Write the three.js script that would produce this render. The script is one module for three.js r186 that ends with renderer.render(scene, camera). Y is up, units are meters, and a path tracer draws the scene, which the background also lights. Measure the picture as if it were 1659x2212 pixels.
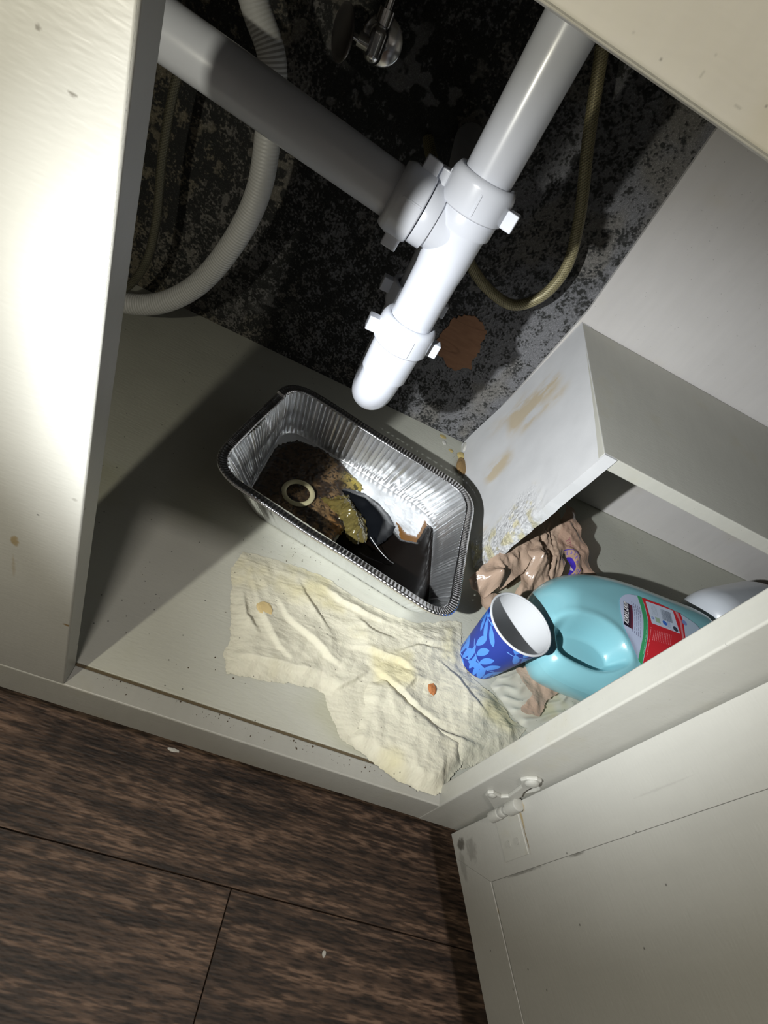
import * as THREE from 'three';
import { mergeGeometries, mergeVertices, toCreasedNormals } from 'three/addons/utils/BufferGeometryUtils.js';
import { RoundedBoxGeometry } from 'three/addons/geometries/RoundedBoxGeometry.js';
import { Brush, Evaluator, SUBTRACTION } from 'three-bvh-csg';
import { RectAreaLightUniformsLib } from 'three/addons/lights/RectAreaLightUniformsLib.js';

// ------------------------------------------------------------------ camera, lights, exposure
const scene = new THREE.Scene();
scene.background = new THREE.Color(0x000000);
const W = 1659, H = 2212, F = 1199.97;
const camera = new THREE.PerspectiveCamera(2 * Math.atan(H / 2 / F) * 180 / Math.PI, W / H, 0.01, 20);
camera.position.set(-0.2704, 0.5061, 0.2033);
camera.rotation.order = 'YXZ';
camera.rotation.set(-0.7165, -0.2797, 0.5989);
camera.updateMatrixWorld(true);
const renderer = new THREE.WebGLRenderer();
renderer.toneMapping = THREE.LinearToneMapping;
renderer.toneMappingExposure = 1.0;
renderer.shadowMap.enabled = true;
RectAreaLightUniformsLib.init();

// the flashlight in the photographer's other hand: a bright cool core, its beam and a wider, warmer spill, all from the same lens
const TORCH = new THREE.Vector3(-0.480, 0.467, 0.298), TORCH_DIR = new THREE.Vector3(0.612, -0.375, -0.697).normalize();
function torchLight(color, cd, angle, penumbra) {
  const l = new THREE.SpotLight(color, cd, 0, angle, penumbra, 2);
  l.position.copy(TORCH); l.target.position.copy(TORCH).add(TORCH_DIR);
  l.castShadow = true; l.shadow.mapSize.set(2048, 2048); l.shadow.radius = 0.32; l.shadow.camera.near = 0.02; l.shadow.camera.far = 4;
  scene.add(l, l.target); return l;
}
torchLight(new THREE.Color(0.90, 0.95, 1.0), 2.3, 24.5 * Math.PI / 180, 1.0);
torchLight(new THREE.Color(0.96, 0.98, 1.0), 1.3, 30 * Math.PI / 180, 0.5);
torchLight(new THREE.Color(1.0, 0.96, 0.80), 0.38, 75 * Math.PI / 180, 0.6);
// the kitchen ceiling lamp behind and above the photographer
const lampLight = new THREE.RectAreaLight(new THREE.Color(1.0, 0.93, 0.90), 235, 0.14, 0.14);
lampLight.position.set(-0.30, 2.262, 0.70); lampLight.lookAt(-0.30, 0, 0.70);
scene.add(lampLight);

// ------------------------------------------------------------------ helpers
const V3 = (x, y, z) => new THREE.Vector3(x, y, z);
function ray(u, v) { return V3((u - W / 2) / F, -(v - H / 2) / F, -1).applyQuaternion(camera.quaternion); }
function onY(u, v, y) { const d = ray(u, v), c = camera.position; return c.clone().addScaledVector(d, (y - c.y) / d.y); }   // pixel on a horizontal plane
function onZ(u, v, z) { const d = ray(u, v), c = camera.position; return c.clone().addScaledVector(d, (z - c.z) / d.z); }   // pixel on a plane parallel to the wall
let seed = 7;
const rnd = () => { seed = (seed + 0x6d2b79f5) | 0; let t = Math.imul(seed ^ (seed >>> 15), 1 | seed); t = (t + Math.imul(t ^ (t >>> 7), 61 | t)) ^ t; return ((t ^ (t >>> 14)) >>> 0) / 4294967296; };
const hash = (x, y, s) => { let h = Math.imul(x, 374761393) + Math.imul(y, 668265263) + Math.imul(s, 974634777) | 0; h = Math.imul(h ^ (h >>> 13), 1274126177); return ((h ^ (h >>> 16)) >>> 0) / 4294967296; };
function noise(x, y, s = 0) {
  const i = Math.floor(x), j = Math.floor(y), a = x - i, b = y - j, u = a * a * (3 - 2 * a), v = b * b * (3 - 2 * b);
  const p = hash(i, j, s), q = hash(i + 1, j, s), r = hash(i, j + 1, s), t = hash(i + 1, j + 1, s);
  return p + (q - p) * u + (r - p) * v + (p - q - r + t) * u * v;
}
function fbm(x, y, s = 0, n = 4) { let a = 0.5, f = 1, r = 0, w = 0; for (let k = 0; k < n; k++) { r += a * noise(x * f, y * f, s + k); w += a; a *= 0.5; f *= 2.03; } return r / w; }
const ridge = (x, y, s = 0) => 1 - Math.abs(2 * noise(x, y, s) - 1);
// flat facets that meet in sharp creases: a random height at each corner of a triangular lattice
function facet(x, y, s = 0) {
  const k = (x + y) * 0.36602540, a = x + k, b = y + k, i = Math.floor(a), j = Math.floor(b), u = a - i, v = b - j, p = hash(i, j, s), r = hash(i + 1, j + 1, s);
  return u > v ? p + (hash(i + 1, j, s) - p) * (u - v) + (r - p) * v : p + (hash(i, j + 1, s) - p) * (v - u) + (r - p) * u;
}
const smooth = (a, b, x) => { const t = Math.min(1, Math.max(0, (x - a) / (b - a))); return t * t * (3 - 2 * t); };
const mix = (a, b, t) => a + (b - a) * t;
const srgb = (v) => Math.round(255 * (v <= 0.0031308 ? 12.92 * v : 1.055 * Math.pow(v, 1 / 2.4) - 0.055));

function dataTex(w, h, fn, colour = true) {           // fn(i, j) -> linear [r, g, b] 0..1
  const d = new Uint8Array(w * h * 4);
  for (let j = 0; j < h; j++) for (let i = 0; i < w; i++) {
    const c = fn(i, j), k = 4 * (j * w + i);
    for (let n = 0; n < 3; n++) { const v = Math.min(1, Math.max(0, c[n])); d[k + n] = colour ? srgb(v) : Math.round(255 * v); }
    d[k + 3] = 255;
  }
  const t = new THREE.DataTexture(d, w, h, THREE.RGBAFormat);
  t.magFilter = THREE.LinearFilter; t.minFilter = THREE.LinearMipmapLinearFilter; t.generateMipmaps = true;
  t.wrapS = t.wrapT = THREE.MirroredRepeatWrapping;
  if (colour) t.colorSpace = THREE.SRGBColorSpace;
  t.needsUpdate = true; return t;
}
function canvasTex(w, h, draw, colour = true) {
  const c = document.createElement('canvas'); c.width = w; c.height = h;
  const g = c.getContext('2d'); draw(g, w, h);
  const t = new THREE.CanvasTexture(c); if (colour) t.colorSpace = THREE.SRGBColorSpace;
  t.wrapS = t.wrapT = THREE.RepeatWrapping; return t;
}
const scaled = (t, sx, sy) => { const c = t.clone(); c.repeat.set(sx, sy); c.needsUpdate = true; return c; };

const taken = {};
function numbered(name) { const n = taken[name] = (taken[name] ?? -1) + 1; return n ? name + '_' + String(n).padStart(3, '0') : name; }
function shade(m) { m.castShadow = true; m.receiveShadow = true; return m; }
function mesh(name, geo, mat, parent) { const m = shade(new THREE.Mesh(geo, mat)); m.name = numbered(name); parent.add(m); return m; }
function thing(name, label, category, pos = [0, 0, 0], group) {
  const o = new THREE.Group(); o.name = numbered(name); o.position.set(...pos); scene.add(o);
  o.userData = { label, category }; if (group) o.userData.group = group; return o;
}
function solo(name, geo, mat, label, category, group) { const m = mesh(name, geo, mat, scene); m.userData = { label, category }; if (group) m.userData.group = group; return m; }
function struct(name, geo, mat, label, category) { const m = mesh(name, geo, mat, scene); m.userData = { kind: 'structure', label, category }; return m; }

function planarUV(g) {                                  // uv in metres by the way each face points
  if (g.index) g = g.toNonIndexed();
  g.computeVertexNormals();
  const p = g.attributes.position, n = g.attributes.normal, uv = new Float32Array(p.count * 2);
  for (let i = 0; i < p.count; i++) {
    const ax = Math.abs(n.getX(i)), ay = Math.abs(n.getY(i)), az = Math.abs(n.getZ(i));
    if (ay >= ax && ay >= az) { uv[2 * i] = p.getX(i); uv[2 * i + 1] = p.getZ(i); }
    else if (ax >= az) { uv[2 * i] = p.getZ(i); uv[2 * i + 1] = p.getY(i); }
    else { uv[2 * i] = p.getX(i); uv[2 * i + 1] = p.getY(i); }
  }
  g.setAttribute('uv', new THREE.BufferAttribute(uv, 2)); return g;
}
function box(x0, x1, y0, y1, z0, z1, r = 0.0015) {
  const g = new RoundedBoxGeometry(x1 - x0, y1 - y0, z1 - z0, 2, r);
  g.translate((x0 + x1) / 2, (y0 + y1) / 2, (z0 + z1) / 2);
  const p = g.attributes.position, n = g.attributes.normal, uv = g.attributes.uv;
  for (let i = 0; i < p.count; i++) {
    const ax = Math.abs(n.getX(i)), ay = Math.abs(n.getY(i)), az = Math.abs(n.getZ(i));
    if (ay >= ax && ay >= az) uv.setXY(i, p.getX(i), p.getZ(i)); else if (ax >= az) uv.setXY(i, p.getZ(i), p.getY(i)); else uv.setXY(i, p.getX(i), p.getY(i));
  }
  return g;
}
function prism(pts, z0, z1, bevel = 0) {                // outline in x,y pushed along z
  const s = new THREE.Shape(pts.map((p) => new THREE.Vector2(p[0], p[1])));
  const g = new THREE.ExtrudeGeometry(s, { depth: z1 - z0 - 2 * bevel, bevelEnabled: bevel > 0, bevelSize: bevel, bevelThickness: bevel, bevelOffset: -bevel, bevelSegments: 2 });
  g.translate(0, 0, z0 + bevel); return g;
}
function slab(pts, y0, y1, bevel = 0) {                 // outline in x,z given thickness in y
  const g = prism(pts.map((p) => [p[0], -p[1]]), y0, y1, bevel); g.rotateX(-Math.PI / 2); return g;
}
function lathe(profile, seg = 48) { return new THREE.LatheGeometry(profile.map((p) => new THREE.Vector2(p[0], p[1])), seg); }
function tube(pts, r, seg = 80, rad = 16, closed = false) { return new THREE.TubeGeometry(new THREE.CatmullRomCurve3(pts, closed, 'centripetal'), seg, r, rad, closed); }
const inside = (pts, x, z) => { let r = false; for (let i = 0, j = pts.length - 1; i < pts.length; j = i++) { const [a, b] = pts[i], [c, d] = pts[j]; if ((b > z) !== (d > z) && x < (c - a) * (z - b) / (d - b) + a) r = !r; } return r; };
function nearest(pts, x, z) {
  let best = 1e9, out = [x, z];
  for (let i = 0, j = pts.length - 1; i < pts.length; j = i++) {
    const [a, b] = pts[j], [c, d] = pts[i], ex = c - a, ez = d - b, t = Math.min(1, Math.max(0, ((x - a) * ex + (z - b) * ez) / (ex * ex + ez * ez || 1)));
    const px = a + t * ex, pz = b + t * ez, q = (px - x) ** 2 + (pz - z) ** 2; if (q < best) { best = q; out = [px, pz]; }
  }
  return [out, Math.sqrt(best)];
}
// a sheet of paper, film or crust: a fine grid cut to an outline in x,z with its own height at each point
function sheet(pts, step, height) {
  const xs = pts.map((p) => p[0]), zs = pts.map((p) => p[1]), x0 = Math.min(...xs) - step, z0 = Math.min(...zs) - step;
  const nx = Math.ceil((Math.max(...xs) - x0) / step) + 1, nz = Math.ceil((Math.max(...zs) - z0) / step) + 1;
  const id = new Int32Array((nx + 1) * (nz + 1)).fill(-1), pos = [], uv = [], idx = [];
  const vert = (i, j) => {
    const k = j * (nx + 1) + i;
    if (id[k] < 0) {
      let x = x0 + i * step, z = z0 + j * step; const [q, d] = nearest(pts, x, z), ins = inside(pts, x, z);
      if (!ins) { [x, z] = q; }
      id[k] = pos.length / 3; pos.push(x, height(x, z, ins ? d : 0), z); uv.push(x, z);
    }
    return id[k];
  };
  for (let j = 0; j < nz; j++) for (let i = 0; i < nx; i++) {
    if (!inside(pts, x0 + (i + 0.5) * step, z0 + (j + 0.5) * step)) continue;
    const a = vert(i, j), b = vert(i + 1, j), c = vert(i + 1, j + 1), d = vert(i, j + 1);
    idx.push(a, d, b, b, d, c);
  }
  const g = new THREE.BufferGeometry();
  g.setAttribute('position', new THREE.Float32BufferAttribute(pos, 3)); g.setAttribute('uv', new THREE.Float32BufferAttribute(uv, 2));
  g.setIndex(idx); g.computeVertexNormals(); return g;
}
function ragged(pts, amp, step, s) {                    // torn edge: subdivide an outline and shake it
  const out = [];
  for (let i = 0; i < pts.length; i++) {
    const [a, b] = pts[i], [c, d] = pts[(i + 1) % pts.length], L = Math.hypot(c - a, d - b), n = Math.max(1, Math.round(L / step)), nx = -(d - b) / L, nz = (c - a) / L;
    for (let k = 0; k < n; k++) { const t = k / n, o = (noise((a + (c - a) * t) * 400, (b + (d - b) * t) * 400, s) - 0.5) * 2 * amp * (k ? 1 : 0.4); out.push([a + (c - a) * t + nx * o, b + (d - b) * t + nz * o]); }
  }
  return out;
}
const flat = (px, y) => px.map(([u, v, yy]) => { const p = onY(u, v, yy ?? y); return [p.x, p.z]; });

// ------------------------------------------------------------------ materials
const std = (o) => new THREE.MeshStandardMaterial(o);
const rgb = (r, g, b) => new THREE.Color().setRGB(r, g, b);
// painted wood: off white with faint brush streaks, stains and grime
const paintMap = dataTex(1024, 1024, (i, j) => {
  const x = i / 1024 * 12, y = j / 1024 * 12, s = fbm(x, y, 3, 4), f = fbm(x * 9, y * 1.3, 9, 3), st = 0.35 * smooth(0.62, 0.85, fbm(x * 0.8 + 7, y * 0.8, 21, 4)), sp = noise(x * 26, y * 26, 31) > 0.985 ? 0.55 : 1;
  const v = (0.90 + 0.10 * s + 0.05 * (f - 0.5)) * (hash(i, j, 5) > 0.9996 ? 0.45 : 1) * mix(1, sp, 0.5);
  return [v * mix(1, 0.93, st), v * mix(1, 0.87, st), v * mix(0.985, 0.68, st)];
});
const paintBump = dataTex(512, 512, (i, j) => { const v = 0.5 + 0.5 * (fbm(i / 14, j / 3.2, 40, 4) - 0.5) + 0.5 * (fbm(i / 40, j / 40, 44, 3) - 0.5); return [v, v, v]; }, false);
function paint(r, g, b, rough = 0.42, rep = 2.2) { return std({ color: rgb(r, g, b), map: scaled(paintMap, rep, rep), bumpMap: scaled(paintBump, 5, 5), bumpScale: 0.00016, roughness: rough }); }
const CAB = [0.37, 0.365, 0.33];                                     // the one off-white paint on all of the cabinet front but the apron
const paintFrame = paint(...CAB, 0.4), paintApronLit = paint(0.56, 0.535, 0.475, 0.45, 1.7), paintWall = paint(0.62, 0.61, 0.58, 0.55, 1.5), darkSides = std({ color: rgb(0.10, 0.085, 0.07), roughness: 0.9 });  // apron is the cabinet paint, creamier and lightened to stand in for stronger light
// painted board with its own marks: [x, y, half width, half height, colour, strength], in metres on the board's face
function markedPaint(r, g, b, rough, ox, oy, marks) {
  const S = 0.64, map = dataTex(1024, 1024, (i, j) => {
    const x = ox + S * i / 1024, y = oy + S * j / 1024, n = fbm(x * 19, y * 19, 3, 4), f = fbm(x * 150, y * 20, 9, 3); let v = (0.90 + 0.10 * n + 0.04 * (f - 0.5)) * (hash(i >> 1, j >> 1, 5) > 0.9996 ? 0.4 : 1), c = [v, v, v];
    for (const [mx, my, rx, ry, col, k] of marks) { const dx = (x - mx) / rx, dy = (y - my) / ry, q = dx * dx + dy * dy; if (q > 1.6) continue; const w = k * smooth(1.3, 0.3, q + 1.1 * (fbm(x * 420, y * 420, 15, 3) - 0.35)); c = c.map((t, m) => mix(t, col[m], w)); }
    return c;
  });
  map.repeat.set(1 / S, 1 / S); map.offset.set(-ox / S, -oy / S);
  return std({ color: rgb(r, g, b), map, bumpMap: scaled(paintBump, 5, 5), bumpScale: 0.00016, roughness: rough });
}
// cabinet floor: grey white paint, dirty, with dark specks
const floorMap = dataTex(1024, 1024, (i, j) => {
  const x = i / 1024, y = j / 1024, s = fbm(x * 9, y * 9, 51, 5), g = smooth(0.55, 0.8, fbm(x * 5, y * 5, 61, 4)), d = hash(i >> 1, j >> 1, 71) > 0.9989 + 0.0008 * s ? 0.25 : 1;
  const v = (0.84 + 0.16 * s) * d; return [v * (1 - 0.10 * g), v * (1 - 0.11 * g), v * (0.96 - 0.2 * g)];
});
const matCabFloor = std({ color: rgb(0.50, 0.50, 0.445), map: scaled(floorMap, 1.8, 1.8), bumpMap: scaled(paintBump, 4, 4), bumpScale: 0.0004, roughness: 0.5 });
// mouldy painted drywall behind the sink, shade painted into its middle
const MX0 = -0.80, MX1 = 0.10, MY0 = -0.02, MY1 = 0.62;
const mould = (i, j) => {
  const x = MX0 + (MX1 - MX0) * i / 1440, y = MY0 + (MY1 - MY0) * j / 1024;
  const cleanLessShade = 0.12 + 0.22 * smooth(-0.14, 0.0, x) + 0.06 * smooth(0.12, 0.0, y) - 0.30 * smooth(-0.46, -0.36, x) * smooth(-0.12, -0.20, x);  // last term paints shade into the middle, on top of the real mould
  const big = fbm(x * 8, y * 8, 100, 4), mid = fbm(x * 95 + 3 * big, y * 95, 110, 4), fine = fbm(x * 430, y * 430, 120, 3), grain = hash(i, j, 130);
  const cover = smooth(-0.06, 0.11, mid * 0.42 + fine * 0.50 + big * 0.32 - 0.62 + 0.30 * (0.30 - cleanLessShade));
  const peel = 0.8 * smooth(0.60, 0.68, fbm(x * 55 + 5, y * 55, 140, 4)) * smooth(0.40, 0.6, big);
  return { x, y, big, mid, fine, grain, cover: cover * (1 - 0.85 * peel), peel };
};
const mouldMap = dataTex(1440, 1024, (i, j) => {
  const m = mould(i, j), warm = smooth(-0.25, -0.6, m.x) * 0.6 + 0.4 * smooth(0.45, 0.6, fbm(m.x * 14, m.y * 14, 150, 3));
  const c = [0.138, mix(0.138, 0.12, warm), mix(0.144, 0.082, warm)], k = 0.7 + 0.6 * m.grain;
  const dark = [0.008 + 0.010 * m.fine, 0.0085 + 0.010 * m.fine, 0.009 + 0.007 * m.fine], speck = m.grain > 0.965 ? 0.16 : 0;
  return [0, 1, 2].map((n) => mix(c[n] * k * mix(1, 1.25, m.peel), dark[n], m.cover) + speck * (1 - 0.5 * m.cover) * 0.7);
});
const mouldBump = dataTex(720, 512, (i, j) => { const m = mould(i * 2, j * 2), v = 0.35 + 0.4 * m.fine + 0.25 * m.cover - 0.25 * m.peel; return [v, v, v]; }, false);
const matMould = std({ map: mouldMap, bumpMap: mouldBump, bumpScale: 0.0025, roughness: 0.85 });
// dark brown vinyl planks
function plankTexture(s) {
  return dataTex(1024, 512, (i, j) => {
    const x = i / 1024, y = j / 512, w = fbm(x * 3, y * 2.2, s, 3), g = fbm(x * 7 + w, y * 26 + 5 * w, s + 7, 5), f = fbm(x * 60, y * 150, s + 13, 3), knot = smooth(0.5, 0.75, fbm(x * 3.4, y * 3.1, s + 20, 3));
    const cross = fbm(x * 70, y * 60, s + 33, 2), v = (0.35 + 0.85 * smooth(0.25, 0.75, g) * (0.6 + 0.8 * w)) * (0.4 + 1.15 * smooth(0.28, 0.72, f)) * mix(1, 0.6, knot) * (0.9 + 0.2 * cross);
    const light = smooth(0.60, 0.74, f) * smooth(0.42, 0.65, g) * 0.085;
    return [0.088 * v + light * 0.6, 0.054 * v + light * 0.42, 0.035 * v + light * 0.3];
  });
}
const plankBump = dataTex(512, 256, (i, j) => { const v = 0.5 * fbm(i / 22, j / 1.6, 300, 3) + 0.5 * fbm(i / 6, j / 2, 310, 2); return [v, v, v]; }, false);
const plankMats = [200, 240, 280].map((s) => std({ map: scaled(plankTexture(s), 1.35, 4.2), bumpMap: scaled(plankBump, 3, 6), bumpScale: 0.0005, roughness: 0.62 }));
const matDark = std({ color: rgb(0.02, 0.018, 0.015), roughness: 0.9 });
const matGrime = std({ color: rgb(0.10, 0.075, 0.04), roughness: 0.95 });
// plastics, metals
const matPVC = new THREE.MeshPhysicalMaterial({ color: rgb(0.66, 0.685, 0.75), roughness: 0.28, clearcoat: 0.3, clearcoatRoughness: 0.15 });
const foilBump = dataTex(512, 512, (i, j) => { const v = 0.6 * ridge(i / 40, j / 40, 400) * ridge(i / 23, j / 31, 402) + 0.25 * fbm(i / 9, j / 9, 404, 3); return [v, v, v]; }, false);
const matFoil = std({ color: rgb(0.86, 0.87, 0.88), metalness: 0.95, roughness: 0.36, bumpMap: scaled(foilBump, 5, 5), bumpScale: 0.0006, side: THREE.DoubleSide });
const matRim = std({ color: rgb(0.84, 0.84, 0.86), metalness: 1, roughness: 0.24, side: THREE.DoubleSide });
const matChrome = std({ color: rgb(0.75, 0.74, 0.74), metalness: 1, roughness: 0.16 });
const matHose = std({ color: rgb(0.50, 0.50, 0.485), roughness: 0.45, bumpMap: scaled(canvasTex(8, 32, (g) => { g.fillStyle = '#fff'; g.fillRect(0, 0, 8, 32); g.fillStyle = '#000'; g.fillRect(0, 20, 8, 12); }, false), 1, 1), bumpScale: 0.0006 });
const ribTex = canvasTex(32, 8, (g) => { const q = g.createLinearGradient(0, 0, 32, 0); q.addColorStop(0, '#222'); q.addColorStop(0.5, '#fff'); q.addColorStop(1, '#222'); g.fillStyle = q; g.fillRect(0, 0, 32, 8); }, false);
matHose.bumpMap = scaled(ribTex, 150, 1);
const braidTex = canvasTex(64, 64, (g) => {
  g.fillStyle = '#857f68'; g.fillRect(0, 0, 64, 64); g.lineWidth = 9;
  for (const [c, d] of [['#cfc7a6', 1], ['#aaa283', -1]]) { g.strokeStyle = c; for (let k = -64; k < 160; k += 32) { g.beginPath(); g.moveTo(k, d > 0 ? 0 : 64); g.lineTo(k + 64, d > 0 ? 64 : 0); g.stroke(); } }
});
const braid = (l, tint) => std({ color: tint, map: scaled(braidTex, l / 0.006, 4), bumpMap: scaled(braidTex, l / 0.006, 4), bumpScale: 0.0008, roughness: 0.42, metalness: 0.25 });

// ------------------------------------------------------------------ setting: kitchen floor, walls, ceiling
const FY = -0.12, D = 0.6054;
{
  const floor = new THREE.Group(); floor.name = 'floor'; scene.add(floor);
  floor.userData = { kind: 'structure', label: 'dark brown wood-look plank floor in front of the cabinet', category: 'floor' };
  mesh('subfloor', box(-1.85, 1.85, FY - 0.04, FY - 0.006, -0.63, 2.25, 0.001), matDark, floor);
  let row = 0;
  for (let z = 0.082 - 0.155 * 2; z < 2.2; z += 0.155, row++) {
    const joint = row === 2 ? -0.151 : -1.3 + 1.1 * hash(row, 3, 9); let x = joint - 1.22 * 2, n = 0;
    for (; x < 1.85; x += 1.22, n++) {
      const a = Math.max(x, -1.85) + 0.0004, b = Math.min(x + 1.22, 1.85) - 0.0004; if (b - a < 0.05) continue;
      mesh('plank', box(a, b, FY - 0.006, FY, z + 0.0004, Math.min(z + 0.155, 2.25) - 0.0004, 0.0007), plankMats[(row * 2 + n) % 3], floor);
    }
  }
}
{
  const back = new THREE.Group(); back.name = 'wall_back'; scene.add(back);
  back.userData = { kind: 'structure', label: 'wall behind the sink covered in black mould', category: 'wall' };
  mesh('drywall', box(-1.85, 1.85, FY, 2.3, -0.72, -D - 0.012, 0.002), paintWall, back);
  const g = box(-0.95, 0.75, -0.02, 0.70, -D - 0.0118, -D, 0.0015), p = g.attributes.position, uv = g.attributes.uv;
  for (let i = 0; i < p.count; i++) uv.setXY(i, (p.getX(i) - MX0) / (MX1 - MX0), (p.getY(i) - MY0) / (MY1 - MY0));
  mesh('mouldy_sheet', g, matMould, back).userData.label = 'black mould blooming over peeling grey paint, its middle darkened as shade';
  // torn brown paper where the facing has come off
  const px = [[937, 745], [950, 722], [966, 706], [975, 690], [1003, 679], [1030, 685], [1046, 705], [1051, 720], [1040, 738], [1036, 760], [1020, 778], [1018, 797], [1000, 793], [984, 800], [966, 791], [958, 772], [943, 762]];
  const pts = ragged(px.map(([u, v]) => { const q = onZ(u, v, -D); return [q.x, q.y]; }), 0.0025, 0.004, 77);
  const tornMap = dataTex(256, 256, (i, j) => { const v = 0.75 + 0.35 * fbm(i / 30, j / 8, 500, 4) - 0.18 * smooth(0.94, 1, ridge(i / 260, j / 60, 505)); return [0.30 * v, 0.155 * v, 0.085 * v]; });
  const g2 = prism(pts, -D, -D + 0.0012); const t = scaled(tornMap, 9, 9);
  mesh('torn_patch', g2, std({ map: t, roughness: 0.9 }), back).userData.label = 'torn patch of bare brown paper';
}
struct('wall_left', box(-1.90, -1.85, FY, 2.3, -0.72, 2.3, 0.001), paintWall, 'plain white kitchen wall', 'wall');
struct('wall_right', box(1.85, 1.90, FY, 2.3, -0.72, 2.3, 0.001), paintWall, 'plain white kitchen wall beyond the open door', 'wall');
struct('wall_front', box(-1.90, 1.90, FY, 2.3, 2.25, 2.30, 0.001), paintWall, 'plain white kitchen wall opposite the sink', 'wall');
struct('ceiling', box(-1.90, 1.90, 2.3, 2.35, -0.72, 2.30, 0.001), paintWall, 'plain white kitchen ceiling', 'ceiling');
{
  const lamp = thing('ceiling_lamp', 'square white flush lamp on the kitchen ceiling', 'lamp', [-0.30, 2.3, 0.70]);
  mesh('housing', box(-0.11, 0.11, -0.024, 0, -0.11, 0.11, 0.004), paintWall, lamp);
  mesh('diffuser', box(-0.08, 0.08, -0.034, -0.024, -0.08, 0.08, 0.003), std({ color: rgb(0.8, 0.8, 0.8), emissive: rgb(1, 0.93, 0.88), emissiveIntensity: 1.2, roughness: 0.6 }), lamp);
}
{
  const torch = thing('flashlight', 'slim black flashlight pointing into the cabinet', 'flashlight', TORCH.toArray());
  torch.quaternion.setFromUnitVectors(V3(0, 1, 0), TORCH_DIR);
  mesh('barrel', lathe([[0, -0.16], [0.011, -0.16], [0.012, -0.155], [0.012, -0.05], [0.017, -0.03], [0.018, -0.012], [0.016, -0.011], [0.004, -0.024], [0, -0.024]], 32), std({ color: rgb(0.02, 0.02, 0.02), roughness: 0.4, metalness: 0.6 }), torch);
  mesh('lens', lathe([[0, -0.0135], [0.0155, -0.0135], [0.0155, -0.0120], [0, -0.0115]], 32), std({ color: rgb(0.8, 0.8, 0.8), emissive: rgb(1, 1, 1), emissiveIntensity: 3, roughness: 0.3 }), torch);
}

// ------------------------------------------------------------------ the sink cabinet
const T = 0.019, XL = -0.3563;
const cab = thing('sink_cabinet', 'white painted sink cabinet with stiles, sill and an open door', 'cabinet');
{
  mesh('bottom_panel', box(-0.95, 0.75, -0.016, 0, -D, -T - 0.0026, 0.0008), matCabFloor, cab).userData.label = 'grey white cabinet floor spotted with dirt';
  mesh('sub_base', box(-0.95, 0.75, -0.045, -0.0165, -D, -T - 0.0005, 0.0008), matGrime, cab);
  mesh('bottom_rail', box(-0.95, 0.06, -0.045, 0, -T, 0, 0.0016), paintFrame, cab);
  const at = (u, v) => { const q = onZ(u, v, 0); return [q.x, q.y]; }, TN = [0.62, 0.45, 0.20], DK = [0.2, 0.18, 0.14];
  mesh('center_stile', box(-0.443, XL, 0.0004, 0.511, -T, 0, 0.0018), markedPaint(...CAB, 0.4, -0.62, -0.06, [[...at(30, 1168), 0.0028, 0.006, TN, 0.8], [...at(28, 1225), 0.0012, 0.014, TN, 0.35], [...at(147, 1352), 0.004, 0.0016, [0.45, 0.28, 0.10], 0.9], [...at(80, 60), 0.001, 0.0009, DK, 0.7], [...at(155, 205), 0.0016, 0.0007, DK, 0.8], [...at(160, 1080), 0.0016, 0.0016, DK, 0.3]]), cab);
  // the hinge stile has a ragged notch cut for the hinge
  const notch = []; for (let k = 0; k < 16; k++) { const a = k / 16 * 6.283; notch.push([0.0375 + 0.007 * Math.cos(a) * (1 + 0.25 * Math.sin(2 * a)), 0.094 + 0.012 * Math.sin(a) * (a > 3.14 ? 1.1 : 0.8)]); }
  const stile = new Brush(box(0, 0.095, -0.0452, 0.511, -T, 0.0004, 0.0018)), cut = new Brush(prism(notch, -0.016, 0.01)); stile.updateMatrixWorld(); cut.updateMatrixWorld();
  const cutter = new Evaluator(); cutter.useGroups = false; mesh('hinge_stile', cutter.evaluate(stile, cut, SUBTRACTION).geometry, paintFrame, cab);
  mesh('end_stile', box(-0.95, -0.88, 0.0004, 0.511, -T, 0, 0.0018), paintFrame, cab);
  mesh('top_rail', box(-0.95, 0.75, 0.5112, 0.71, -T, 0.0008, 0.002), paintApronLit, cab).userData.label = 'cream front apron above the opening, its paint lightened as if lit';
  mesh('front_panel', box(0.0955, 0.75, -0.045, 0.511, -T, 0, 0.0016), paintFrame, cab);
  mesh('toe_kick', box(-0.95, 0.75, FY, -0.0455, -0.09, -0.075, 0.001), matDark, cab);
  mesh('side_panel', box(-0.966, -0.9505, FY, 0.71, -D, 0, 0.001), darkSides, cab);  // unseen sides, coloured dark to cut light bouncing inside
  mesh('side_panel', box(0.7505, 0.766, FY, 0.71, -D, 0, 0.001), darkSides, cab);
  // dirt packed in the joint between sill and floor, lying just below the surfaces
  mesh('joint_dirt', box(-0.88, 0.05, -0.004, -0.0012, -T - 0.0026, -T - 0.0001, 0.0002), matGrime, cab);
  // white board fixed over the back wall
  const g = planarUV(prism([[0.016, 0.001], [0.75, 0.001], [0.75, 0.71], [0.034, 0.71], [0.030, 0.52], [0.036, 0.41], [0.042, 0.29], [0.030, 0.13]], -D + 0.0002, -D + 0.006));
  mesh('back_board', g, paint(0.64, 0.615, 0.60, 0.5, 1.3), cab).userData.label = 'white painted board over the right of the back wall';
}
solo('countertop', box(-0.98, 0.79, 0.7105, 0.75, -D - 0.005, 0.03, 0.003), std({ color: rgb(0.12, 0.11, 0.10), roughness: 0.5 }), 'kitchen countertop above the sink cabinet', 'countertop');  // out of view, coloured dark to cut bounce into the cabinet

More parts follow.
